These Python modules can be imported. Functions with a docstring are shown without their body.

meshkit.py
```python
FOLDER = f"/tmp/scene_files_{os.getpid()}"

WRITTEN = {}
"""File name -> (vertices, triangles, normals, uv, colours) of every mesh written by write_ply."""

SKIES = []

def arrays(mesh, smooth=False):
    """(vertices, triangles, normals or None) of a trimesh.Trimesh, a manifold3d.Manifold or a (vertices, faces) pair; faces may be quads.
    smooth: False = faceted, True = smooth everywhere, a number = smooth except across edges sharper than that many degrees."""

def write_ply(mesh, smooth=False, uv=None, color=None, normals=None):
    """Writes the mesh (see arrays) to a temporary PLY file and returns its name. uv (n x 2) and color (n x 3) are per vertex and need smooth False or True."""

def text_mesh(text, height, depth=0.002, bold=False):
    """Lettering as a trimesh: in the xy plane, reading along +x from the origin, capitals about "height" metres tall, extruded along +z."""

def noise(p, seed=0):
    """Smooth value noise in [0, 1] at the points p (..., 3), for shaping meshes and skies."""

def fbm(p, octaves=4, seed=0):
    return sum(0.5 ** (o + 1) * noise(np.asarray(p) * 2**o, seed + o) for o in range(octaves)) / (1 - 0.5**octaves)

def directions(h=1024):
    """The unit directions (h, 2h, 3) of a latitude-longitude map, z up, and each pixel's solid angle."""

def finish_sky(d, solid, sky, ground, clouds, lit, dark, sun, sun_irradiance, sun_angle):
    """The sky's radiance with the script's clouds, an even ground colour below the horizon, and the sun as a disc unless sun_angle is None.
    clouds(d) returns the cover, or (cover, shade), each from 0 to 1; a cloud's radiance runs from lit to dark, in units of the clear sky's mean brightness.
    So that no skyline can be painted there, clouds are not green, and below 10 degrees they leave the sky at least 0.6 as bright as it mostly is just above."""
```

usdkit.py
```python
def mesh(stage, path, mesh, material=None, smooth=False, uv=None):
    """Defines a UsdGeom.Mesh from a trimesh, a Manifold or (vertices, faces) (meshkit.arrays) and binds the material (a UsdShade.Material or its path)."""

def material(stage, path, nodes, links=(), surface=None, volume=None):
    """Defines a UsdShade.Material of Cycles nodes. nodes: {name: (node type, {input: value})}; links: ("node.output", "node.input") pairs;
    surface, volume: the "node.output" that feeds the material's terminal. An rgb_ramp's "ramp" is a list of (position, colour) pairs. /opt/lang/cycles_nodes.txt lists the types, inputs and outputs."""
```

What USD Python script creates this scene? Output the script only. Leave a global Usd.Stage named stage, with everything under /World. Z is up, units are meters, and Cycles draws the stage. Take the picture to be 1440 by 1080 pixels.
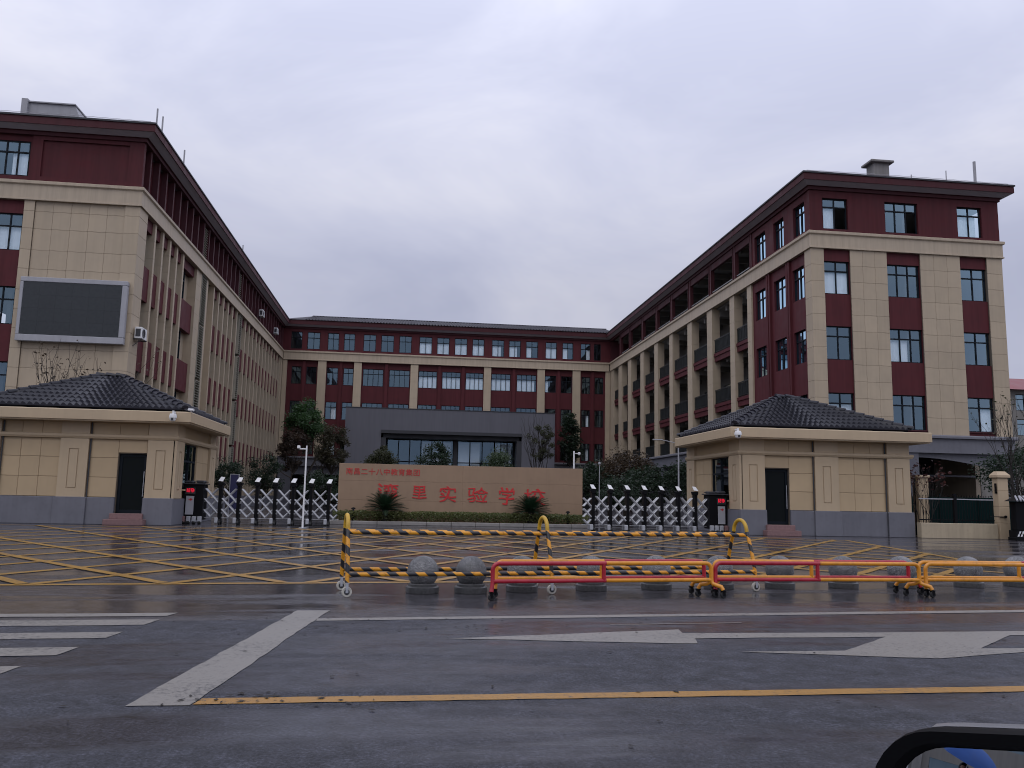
import math, random
import numpy as np
import trimesh
import usdkit
import meshkit
from pxr import Usd, UsdGeom, UsdLux, UsdShade, Gf, Sdf, Vt
from shapely.geometry import Polygon, LineString
from shapely import affinity

stage = Usd.Stage.CreateInMemory()
UsdGeom.SetStageUpAxis(stage, 'Z')
UsdGeom.SetStageMetersPerUnit(stage, 1.0)
stage.SetDefaultPrim(UsdGeom.Xform.Define(stage, '/World').GetPrim())
UsdGeom.Scope.Define(stage, '/World/Looks')
rng = random.Random(7)
nrg = np.random.default_rng(7)
PI = math.pi

# ------------------------------------------------------------------ camera, sky, sun, exposure
EYE = (0.0, 0.0, 1.22)
YAW, PITCH, ROLL = math.radians(6.8407), math.radians(7.849), math.radians(-1.1371)
EXPOSURE = 0.0
SKY_STRENGTH = 0.103
SUN_EL, SUN_AZ = math.radians(58), math.radians(200)     # azimuth measured from +y towards +x
SUN_INTENSITY, SUN_ANGLE = 0.16, 45.0


def camera():
    cy, sy, cp, sp, cr, sr = math.cos(YAW), math.sin(YAW), math.cos(PITCH), math.sin(PITCH), math.cos(ROLL), math.sin(ROLL)
    f = np.array([sy, cy, 0.0]); r = np.array([cy, -sy, 0.0]); d = np.array([0, 0, -1.0])
    f2, d2 = f * cp - d * sp, d * cp + f * sp
    r3, d3 = r * cr + d2 * sr, d2 * cr - r * sr
    cam = UsdGeom.Camera.Define(stage, '/World/camera')
    m = Gf.Matrix4d(*map(float, (*r3, 0, *(-d3), 0, *(-f2), 0, *EYE, 1)))
    cam.AddTransformOp().Set(m)
    cam.CreateHorizontalApertureAttr(36.0)
    cam.CreateVerticalApertureAttr(27.0)
    cam.CreateFocalLengthAttr(29.0)
    cam.CreateClippingRangeAttr(Gf.Vec2f(0.05, 5000))
    cam.CreateExposureAttr(EXPOSURE)


camera()
sun_dir = np.array([math.sin(SUN_AZ) * math.cos(SUN_EL), math.cos(SUN_AZ) * math.cos(SUN_EL), math.sin(SUN_EL)])


def sky():
    dome = UsdLux.DomeLight.Define(stage, '/World/sky')
    dome.CreateIntensityAttr(1.0)
    m = usdkit.material(stage, '/World/Looks/overcast_sky', {
        'geo': ('geometry', {}),
        'sep': ('separate_xyz', {}),
        'grad': ('rgb_ramp', {'ramp': [(0.0, (0.66, 0.66, 0.69)), (0.5, (0.66, 0.66, 0.69)), (0.62, (0.80, 0.80, 0.82)), (0.78, (1.36, 1.36, 1.36)), (1.0, (1.5, 1.5, 1.5))]}),
        'half': ('math', {'math_type': 'multiply_add', 'value2': 0.5, 'value3': 0.5}),
        'map': ('mapping', {'scale': (1.0, 1.0, 2.2), 'location': (3.1, 0.4, 0.0)}),
        'noise': ('noise_texture', {'scale': 2.3, 'detail': 6.0, 'roughness': 0.55, 'distortion': 0.5}),
        'tone': ('rgb_ramp', {'ramp': [(0.0, (5.0, 5.25, 6.8)), (0.36, (5.3, 5.55, 7.05)), (0.50, (6.1, 6.3, 7.7)), (0.64, (7.05, 7.15, 8.25)), (1.0, (7.4, 7.5, 8.5))]}),
        'mul': ('mix', {'mix_type': 'multiply', 'fac': 1.0}),
        'clear': ('sky_texture', {'sky_type': 'single_scattering', 'sun_disc': False, 'sun_elevation': SUN_EL, 'sun_rotation': SUN_AZ}),
        'mixed': ('mix', {'mix_type': 'mix', 'fac': 0.96}),
        'bg': ('background_shader', {'strength': SKY_STRENGTH}),
    }, [('geo.position', 'sep.vector'), ('sep.z', 'half.value1'), ('half.value', 'grad.fac'), ('geo.position', 'map.vector'), ('map.vector', 'noise.vector'),
        ('noise.fac', 'tone.fac'), ('tone.color', 'mul.color1'), ('grad.color', 'mul.color2'), ('clear.color', 'mixed.color1'), ('mul.color', 'mixed.color2'),
        ('mixed.color', 'bg.color')], surface='bg.background')
    UsdShade.MaterialBindingAPI.Apply(dome.GetPrim()).Bind(m)
    dome.GetPrim().SetCustomDataByKey('kind', 'structure')
    sun = UsdLux.DistantLight.Define(stage, '/World/sun')
    sun.CreateIntensityAttr(SUN_INTENSITY)
    sun.CreateNormalizeAttr(True)
    sun.CreateAngleAttr(SUN_ANGLE)
    sun.CreateColorAttr(Gf.Vec3f(1.0, 0.97, 0.93))
    z = sun_dir
    x = np.cross([0, 0, 1], z); x /= np.linalg.norm(x)
    y = np.cross(z, x)
    sun.AddTransformOp().Set(Gf.Matrix4d(*map(float, (*x, 0, *y, 0, *z, 0, 0, 0, 60, 1))))


sky()

# ------------------------------------------------------------------ helpers
taken = {}


def fresh(parent, name):
    n = taken.get((parent, name), 0)
    taken[(parent, name)] = n + 1
    return f'{parent}/{name}' if n == 0 else f'{parent}/{name}_{n:03d}'


class Node:
    def __init__(s, path, loc, local=False):
        s.path, s.loc, s.local, s.prim = path, np.array(loc, float), local, stage.GetPrimAtPath(path)


def tag(prim, label=None, cat=None, group=None, kind=None):
    for k, v in (('label', label), ('category', cat), ('group', group), ('kind', kind)):
        if v:
            prim.SetCustomDataByKey(k, v)


def thing(name, label, cat, loc=(0, 0, 0), rotz=None, group=None, kind=None):
    """An Xform at the thing's base. Parts are given in world coordinates, or in the thing's own ones where rotz is given."""
    p = fresh('/World', name)
    x = UsdGeom.Xform.Define(stage, p)
    x.AddTranslateOp().Set(Gf.Vec3d(*map(float, loc)))
    if rotz:
        x.AddRotateZOp().Set(math.degrees(rotz))
    tag(x.GetPrim(), label, cat, group, kind)
    return Node(p, loc, rotz is not None)


def part(parent, name, mb, mat, smooth=False, label=None, kind=None):
    v, f = mb.arrays() if isinstance(mb, MB) else (np.array(mb.vertices), np.array(mb.faces))
    if not parent.local:
        v = v - parent.loc
    p = fresh(parent.path, name)
    usdkit.mesh(stage, p, trimesh.Trimesh(v, f, process=False), mat, smooth=smooth)
    n = Node(p, parent.loc, parent.local)
    tag(n.prim, label, None, None, kind)
    return n


def single(name, mb, mat, label=None, cat=None, group=None, kind=None, smooth=False):
    """A thing of one mesh."""
    v, f = mb.arrays() if isinstance(mb, MB) else (np.array(mb.vertices), np.array(mb.faces))
    p = fresh('/World', name)
    lo, hi = v.min(0), v.max(0)
    loc = np.array([(lo[0] + hi[0]) / 2, (lo[1] + hi[1]) / 2, lo[2]])
    m = usdkit.mesh(stage, p, trimesh.Trimesh(v - loc, f, process=False), mat, smooth=smooth)
    m.AddTranslateOp().Set(Gf.Vec3d(*map(float, loc)))
    tag(m.GetPrim(), label, cat, group, kind)
    return Node(p, loc)


def copies(first, places, labels, rot=None):
    """One Xform per copy that refers to the first one."""
    src = first.prim
    for i, (loc, label) in enumerate(zip(places, labels)):
        p = fresh('/World', src.GetName())
        x = UsdGeom.Xform.Define(stage, p)
        x.GetPrim().GetReferences().AddInternalReference(src.GetPath())
        x.ClearXformOpOrder()
        x.GetPrim().RemoveProperty('xformOp:translate')
        x = UsdGeom.Xformable(x.GetPrim())
        x.AddTranslateOp().Set(Gf.Vec3d(*map(float, loc)))
        if rot:
            x.AddRotateZOp().Set(float(rot[i]))
        x.GetPrim().SetInstanceable(True)
        tag(x.GetPrim(), label)


BOXF = np.array([[0, 2, 1], [0, 3, 2], [4, 5, 6], [4, 6, 7], [0, 1, 5], [0, 5, 4], [1, 2, 6], [1, 6, 5], [2, 3, 7], [2, 7, 6], [3, 0, 4], [3, 4, 7]])


class MB:
    """Collects shapes given in (u, n, z): origin O, horizontal axis U, outward normal N."""

    def __init__(s, O=(0, 0, 0), U=(1, 0, 0), N=(0, 1, 0)):
        s.O = np.array(O, float)
        s.A = np.array([U, N, (0, 0, 1)], float)
        s.flip = np.linalg.det(s.A) < 0
        s.v, s.f, s.n = [], [], 0

    def mesh(s, v, f):
        v = np.asarray(v, float) @ s.A + s.O
        f = np.asarray(f, int)
        if f.ndim == 2 and f.shape[1] == 4:
            f = np.vstack([f[:, [0, 1, 2]], f[:, [0, 2, 3]]])
        if s.flip:
            f = f[:, ::-1]
        s.v.append(v); s.f.append(f + s.n); s.n += len(v)
        return s

    def box(s, u0, u1, n0, n1, z0, z1):
        u0, u1 = min(u0, u1), max(u0, u1); n0, n1 = min(n0, n1), max(n0, n1)
        return s.mesh([(u0, n0, z0), (u1, n0, z0), (u1, n1, z0), (u0, n1, z0), (u0, n0, z1), (u1, n0, z1), (u1, n1, z1), (u0, n1, z1)], BOXF)

    def cbox(s, u0, u1, n0, n1, z0, z1, c=0.01):
        """A box with chamfered edges."""
        b = np.array([(u0, u1), (n0, n1), (z0, z1)], float)
        pts = []
        for a in (0, 1):
            for e in (0, 1):
                for d in (0, 1):
                    p = np.array([b[0][a], b[1][e], b[2][d]])
                    sg = np.array([1 - 2 * a, 1 - 2 * e, 1 - 2 * d])
                    for k in range(3):
                        q = p + sg * c
                        q[k] = p[k]
                        pts.append(q)
        h = trimesh.convex.convex_hull(np.array(pts))
        return s.mesh(h.vertices, h.faces)

    def quad(s, a, b, c, d):
        return s.mesh([a, b, c, d], [[0, 1, 2], [0, 2, 3]])

    def tube(s, pts, r, sides=8, cap=True):
        pts = np.asarray(pts, float)
        r = np.broadcast_to(np.asarray(r, float), (len(pts),))
        t = np.gradient(pts, axis=0)
        t /= np.maximum(np.linalg.norm(t, axis=1, keepdims=True), 1e-9)
        ref = np.array([0, 0, 1.0]) if abs(t[0][2]) < 0.9 else np.array([1.0, 0, 0])
        rings = []
        a = np.cross(t[0], ref); a /= np.linalg.norm(a)
        ang = np.arange(sides) * 2 * PI / sides
        for i in range(len(pts)):
            a = a - t[i] * (a @ t[i]); a /= max(np.linalg.norm(a), 1e-9)
            b = np.cross(t[i], a)
            rings.append(pts[i] + r[i] * (np.cos(ang)[:, None] * a + np.sin(ang)[:, None] * b))
        v = np.vstack(rings); f = []
        k = np.arange(sides); k2 = (k + 1) % sides
        for i in range(len(pts) - 1):
            o = i * sides
            f.append(np.stack([o + k, o + k2, o + sides + k2], 1)); f.append(np.stack([o + k, o + sides + k2, o + sides + k], 1))
        if cap:
            n = len(v); v = np.vstack([v, pts[:1], pts[-1:]])
            f.append(np.stack([k2, k, np.full(sides, n)], 1)); o = (len(pts) - 1) * sides
            f.append(np.stack([o + k, o + k2, np.full(sides, n + 1)], 1))
        return s.mesh(v, np.vstack(f))

    def lathe(s, prof, c=(0, 0, 0), sides=24, axis='z'):
        """prof: (radius, height) pairs turned round the axis through c."""
        prof = np.array(prof, float)
        ang = np.arange(sides) * 2 * PI / sides
        v = np.array([[(r * math.cos(a), r * math.sin(a), h) for a in ang] for r, h in prof]).reshape(-1, 3)
        if axis == 'n':
            v = v[:, [0, 2, 1]]
        elif axis == 'u':
            v = v[:, [2, 0, 1]]
        v = v + np.array(c, float); f = []
        k = np.arange(sides); k2 = (k + 1) % sides
        for i in range(len(prof) - 1):
            o = i * sides
            f.append(np.stack([o + k, o + k2, o + sides + k2], 1)); f.append(np.stack([o + k, o + sides + k2, o + sides + k], 1))
        return s.mesh(v, np.vstack(f))

    def poly(s, pts, z0, z1):
        """A flat polygon in (u, n) extruded from z0 to z1."""
        m = trimesh.creation.extrude_polygon(pts if isinstance(pts, Polygon) else Polygon(pts), z1 - z0, engine='earcut')
        m.apply_translation((0, 0, z0))
        return s.mesh(m.vertices, m.faces)

    def sheet(s, pts, z):
        v, f = trimesh.creation.triangulate_polygon(pts if isinstance(pts, Polygon) else Polygon(pts), engine='earcut')
        return s.mesh(np.column_stack([v, np.full(len(v), z)]), f)

    def prism(s, pts, u0, u1):
        """A polygon in (n, z) extruded along u."""
        m = trimesh.creation.extrude_polygon(Polygon(pts), u1 - u0, engine='earcut')
        v = m.vertices
        return s.mesh(np.column_stack([v[:, 2] + u0, v[:, 0], v[:, 1]]), m.faces)

    def sweep(s, path, profile, closed=False):
        """profile: closed ring of (offset to the right of the path, z); mitred corners."""
        P = np.array(path, float); n = len(P)
        seg = (np.roll(P, -1, 0) - P)
        seg /= np.maximum(np.linalg.norm(seg, axis=1, keepdims=True), 1e-9)
        nor = np.stack([seg[:, 1], -seg[:, 0]], 1)
        M = []
        for i in range(n):
            a = nor[i - 1] if (closed or i > 0) else nor[i]
            b = nor[i] if (closed or i < n - 1) else nor[i - 1]
            m = a + b
            M.append(m / max(1 + a @ b, 0.2))
        M = np.array(M); prof = np.array(profile, float); k = len(prof)
        v = np.array([[(*(P[i] + M[i] * o), z) for o, z in prof] for i in range(n)]).reshape(-1, 3)
        f = []
        for i in range(n if closed else n - 1):
            for j in range(k):
                a, b = i * k + j, i * k + (j + 1) % k
                c, d = ((i + 1) % n) * k + (j + 1) % k, ((i + 1) % n) * k + j
                f += [[a, b, c], [a, c, d]]
        if not closed:
            for base in (0, (n - 1) * k):
                f += [[base, base + j, base + j + 1] for j in range(1, k - 1)]
        return s.mesh(v, f)

    def arrays(s):
        return np.vstack(s.v), np.vstack(s.f)


def wall(mb, u0, u1, z0, z1, n0, n1, holes):
    """A wall of boxes round rectangular holes (u0, u1, z0, z1)."""
    us = sorted({u0, u1, *[min(max(x, u0), u1) for h in holes for x in h[:2]]})
    for a, b in zip(us, us[1:]):
        if b - a < 1e-6:
            continue
        m = (a + b) / 2
        z = z0
        for h in sorted([h for h in holes if h[0] < m < h[1]], key=lambda h: h[2]):
            if h[2] > z + 1e-6:
                mb.box(a, b, n0, n1, z, h[2])
            z = max(z, h[3])
        if z < z1 - 1e-6:
            mb.box(a, b, n0, n1, z, z1)
    return mb


# ------------------------------------------------------------------ materials
M = {}


def paint(name, color, rough=0.6, vary=0.12, scale=1.5, rand=0.06, streak=0.0, bump=0.0, bump_scale=40.0, metallic=0.0, spec=0.5, grime=0.0, coat=0.0):
    """A surface with mottled tone, a slightly different tone on each piece, rain streaks and fine relief."""
    c = np.array(color)
    nodes = {
        'geo': ('geometry', {}), 'info': ('object_info', {}),
        'n1': ('noise_texture', {'scale': scale, 'detail': 6.0, 'roughness': 0.62}),
        'r1': ('rgb_ramp', {'ramp': [(0.25, tuple(c * (1 - vary))), (0.5, tuple(c)), (0.78, tuple(np.minimum(c * (1 + vary), 0.95)))]}),
        'rm': ('map_range', {'from_min': 0.0, 'from_max': 1.0, 'to_min': 1 - rand, 'to_max': 1 + rand}),
        'hs': ('hsv', {'hue': 0.5, 'saturation': 1.0, 'fac': 1.0}),
        'rr': ('map_range', {'from_min': 0.3, 'from_max': 0.7, 'to_min': max(rough - 0.12, 0.02), 'to_max': min(rough + 0.12, 1.0)}),
        'p': ('principled_bsdf', {'metallic': metallic, 'specular_ior_level': spec, 'coat_weight': coat, 'coat_roughness': 0.12}),
    }
    links = [('geo.position', 'n1.vector'), ('n1.fac', 'r1.fac'), ('info.random', 'rm.value'), ('r1.color', 'hs.color'), ('rm.result', 'hs.value'), ('n1.fac', 'rr.value'), ('rr.result', 'p.roughness')]
    last = 'hs.color'
    if streak:
        nodes |= {'ms': ('mapping', {'scale': (2.6, 2.6, 0.16)}), 'n2': ('noise_texture', {'scale': 1.6, 'detail': 5.0, 'roughness': 0.7}),
                  'r2': ('rgb_ramp', {'ramp': [(0.42, (1, 1, 1)), (0.68, (1 - streak,) * 3)]}), 'm2': ('mix', {'mix_type': 'multiply', 'fac': 1.0})}
        links += [('geo.position', 'ms.vector'), ('ms.vector', 'n2.vector'), ('n2.fac', 'r2.fac'), (last, 'm2.color1'), ('r2.color', 'm2.color2')]
        last = 'm2.color'
    if grime:
        nodes |= {'n4': ('noise_texture', {'scale': 7.0, 'detail': 7.0, 'roughness': 0.7}), 'r4': ('rgb_ramp', {'ramp': [(0.52, (1, 1, 1)), (0.7, (1 - grime,) * 3)]}), 'm4': ('mix', {'mix_type': 'multiply', 'fac': 1.0})}
        links += [('geo.position', 'n4.vector'), ('n4.fac', 'r4.fac'), (last, 'm4.color1'), ('r4.color', 'm4.color2')]
        last = 'm4.color'
    links.append((last, 'p.base_color'))
    if bump:
        nodes |= {'n3': ('noise_texture', {'scale': bump_scale, 'detail': 4.0}), 'b': ('bump', {'strength': bump, 'distance': 0.02})}
        links += [('geo.position', 'n3.vector'), ('n3.fac', 'b.height'), ('b.normal', 'p.normal')]
    M[name] = usdkit.material(stage, f'/World/Looks/{name}', nodes, links, surface='p.BSDF')
    return M[name]


paint('stone', (0.435, 0.352, 0.248), 0.62, 0.08, 0.9, 0.05, streak=0.07, bump=0.05)
paint('stone_trim', (0.44, 0.36, 0.262), 0.62, 0.07, 0.7, 0.02, streak=0.16, bump=0.05)
paint('gate_stone', (0.45, 0.335, 0.20), 0.6, 0.08, 0.9, 0.05, streak=0.035, bump=0.06)
paint('gate_trim', (0.46, 0.355, 0.23), 0.6, 0.07, 0.8, 0.02, streak=0.05, bump=0.05)
paint('grout', (0.13, 0.105, 0.08), 0.85, 0.15)
paint('red_wall', (0.092, 0.022, 0.026), 0.6, 0.13, 1.3, 0.06, streak=0.20, bump=0.04, spec=0.16)
paint('red_dark', (0.075, 0.024, 0.028), 0.6, 0.12, 1.2, 0.04, streak=0.15, spec=0.16)
paint('soffit', (0.34, 0.30, 0.31), 0.7, 0.10, 1.0)
paint('grey_plinth', (0.145, 0.145, 0.165), 0.55, 0.12, 1.2, 0.03, streak=0.10, bump=0.05, grime=0.12)
paint('grey_block', (0.115, 0.115, 0.135), 0.6, 0.08, 0.8, 0.04, streak=0.12)
paint('grey_dark', (0.035, 0.036, 0.042), 0.6)
paint('interior', (0.12, 0.115, 0.11), 0.8)
paint('interior_dark', (0.035, 0.034, 0.034), 0.8)
paint('ceiling', (0.30, 0.30, 0.29), 0.8)
paint('corridor', (0.20, 0.19, 0.17), 0.75)
paint('window_frame', (0.006, 0.009, 0.013), 0.45, spec=0.16)
paint('rail_dark', (0.012, 0.014, 0.014), 0.45)
paint('curtain', (0.90, 0.91, 0.94), 0.9, 0.06, 2.0)
paint('louvre', (0.33, 0.31, 0.25), 0.6)
paint('roof_glaze', (0.012, 0.012, 0.018), 0.36, 0.25, 3.0, 0.2, spec=0.32)
paint('roof_far', (0.040, 0.037, 0.046), 0.6, 0.2, 1.0, spec=0.15)
paint('concrete', (0.22, 0.21, 0.20), 0.85, 0.16, 1.5, 0.04, streak=0.25, bump=0.1)
paint('zinc', (0.34, 0.34, 0.36), 0.5, 0.1, 1.0, streak=0.1)
paint('steel', (0.55, 0.56, 0.58), 0.35, 0.08, 6.0, metallic=0.85)
paint('aluminium', (0.44, 0.445, 0.46), 0.42, 0.10, 8.0, 0.04, metallic=0.4)
paint('black_paint', (0.004, 0.004, 0.005), 0.45, 0.15, 6.0, spec=0.12)
paint('white_plastic', (0.72, 0.72, 0.72), 0.4, 0.06, 6.0)
paint('screen_glass', (0.020, 0.024, 0.026), 0.32, 0.12, 4.0)
paint('granite_red', (0.20, 0.115, 0.110), 0.45, 0.2, 14.0)
paint('door_glass', (0.006, 0.008, 0.008), 0.2, spec=0.10)
paint('sign_stone', (0.30, 0.20, 0.125), 0.5, 0.08, 1.1, 0.03, streak=0.06, grime=0.06)
paint('sign_red', (0.52, 0.028, 0.026), 0.45, 0.12, 6.0)
paint('kerb', (0.24, 0.225, 0.21), 0.6, 0.2, 5.0, 0.06)
paint('soil', (0.05, 0.035, 0.025), 0.9)
paint('barrier_yellow', (0.62, 0.245, 0.012), 0.35, 0.10, 9.0, 0.03, coat=0.25, grime=0.35)
paint('barrier_red', (0.34, 0.008, 0.022), 0.33, 0.12, 9.0, 0.03, coat=0.25, grime=0.3)
paint('arch_yellow', (0.50, 0.30, 0.02), 0.4, 0.15, 9.0, grime=0.4)
paint('rubber', (0.012, 0.012, 0.012), 0.6)
paint('caster_white', (0.50, 0.48, 0.42), 0.5, 0.15, 30.0, grime=0.4)
paint('wall_cream', (0.42, 0.345, 0.235), 0.65, 0.08, 1.4, 0.02, streak=0.16, grime=0.12)
paint('net_green', (0.002, 0.012, 0.012), 0.8, spec=0.1)
paint('blue_board', (0.022, 0.022, 0.075), 0.5)
paint('bark', (0.045, 0.034, 0.026), 0.9, 0.25, 6.0)
paint('bark_dark', (0.022, 0.018, 0.015), 0.9, 0.25, 6.0)
paint('cloth_dark', (0.02, 0.02, 0.025), 0.9)
paint('skin', (0.42, 0.25, 0.18), 0.55)
paint('umbrella_blue', (0.02, 0.065, 0.23), 0.6, spec=0.2)
paint('far_wall', (0.20, 0.19, 0.175), 0.8, 0.1, 0.5, streak=0.15)
paint('far_roof', (0.22, 0.07, 0.075), 0.6, 0.15, 0.7)
paint('banner_red', (0.4, 0.03, 0.04), 0.6)
paint('car_black', (0.0025, 0.0025, 0.003), 0.5, spec=0.06)
paint('car_silver', (0.20, 0.205, 0.22), 0.35, 0.04, 3.0, metallic=0.3, coat=0.3)
paint('cone_grey', (0.42, 0.42, 0.42), 0.5)


def leaf(name, a, b, trans=0.25):
    M[name] = usdkit.material(stage, f'/World/Looks/{name}', {
        'g': ('geometry', {}), 'n': ('noise_texture', {'scale': 1.1, 'detail': 3.0}),
        'm': ('math', {'math_type': 'add'}), 'h': ('math', {'math_type': 'multiply', 'value2': 0.5}),
        'r': ('rgb_ramp', {'ramp': [(0.25, a), (0.75, b)]}),
        'p': ('principled_bsdf', {'roughness': 0.5}), 't': ('translucent_bsdf', {}), 'x': ('mix_closure', {'fac': trans}),
    }, [('g.position', 'n.vector'), ('n.fac', 'm.value1'), ('g.random_per_island', 'm.value2'), ('m.value', 'h.value1'), ('h.value', 'r.fac'), ('r.color', 'p.base_color'), ('r.color', 't.color'), ('p.BSDF', 'x.closure1'), ('t.BSDF', 'x.closure2')], surface='x.closure')


leaf('leaf_green', (0.026, 0.062, 0.016), (0.075, 0.135, 0.038))
leaf('leaf_dark', (0.014, 0.028, 0.013), (0.036, 0.060, 0.026))
leaf('leaf_olive', (0.036, 0.040, 0.016), (0.085, 0.080, 0.035))
leaf('leaf_brown', (0.045, 0.030, 0.016), (0.105, 0.070, 0.035))
leaf('leaf_red', (0.050, 0.016, 0.014), (0.10, 0.040, 0.028))
leaf('leaf_rust', (0.045, 0.028, 0.018), (0.105, 0.062, 0.036))
leaf('leaf_drab', (0.040, 0.036, 0.018), (0.115, 0.088, 0.045))
leaf('leaf_pale', (0.050, 0.075, 0.036), (0.11, 0.13, 0.075))
leaf('leaf_hedge', (0.08, 0.095, 0.028), (0.24, 0.20, 0.06))
leaf('leaf_palm', (0.008, 0.026, 0.010), (0.026, 0.052, 0.018), 0.1)


def glass(name, tint, base, rough=0.015, clear=(0.80, 0.86, 0.86)):
    M[name] = usdkit.material(stage, f'/World/Looks/{name}', {
        'f': ('fresnel', {'IOR': 1.5}), 'a': ('math', {'math_type': 'multiply_add', 'value2': 1.3, 'value3': base}),
        't': ('transparent_bsdf', {'color': clear}), 'g': ('glossy_bsdf', {'color': tint, 'roughness': rough}), 'x': ('mix_closure', {}),
    }, [('f.fac', 'a.value1'), ('a.value', 'x.fac'), ('t.BSDF', 'x.closure1'), ('g.BSDF', 'x.closure2')], surface='x.closure')


glass('pane', (0.56, 0.80, 0.96), 0.14, clear=(0.93, 0.97, 0.98))
glass('pane_dark', (0.6, 0.68, 0.70), 0.01, clear=(0.4, 0.45, 0.45))
M['mirror'] = usdkit.material(stage, '/World/Looks/mirror', {'g': ('glossy_bsdf', {'color': (0.72, 0.74, 0.76), 'roughness': 0.004})}, [], surface='g.BSDF')
M['lamp_white'] = M['white_plastic']
M['led_red'] = usdkit.material(stage, '/World/Looks/led_red', {'e': ('emission', {'color': (1.0, 0.02, 0.06), 'strength': 0.8})}, [], surface='e.emission')


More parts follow.
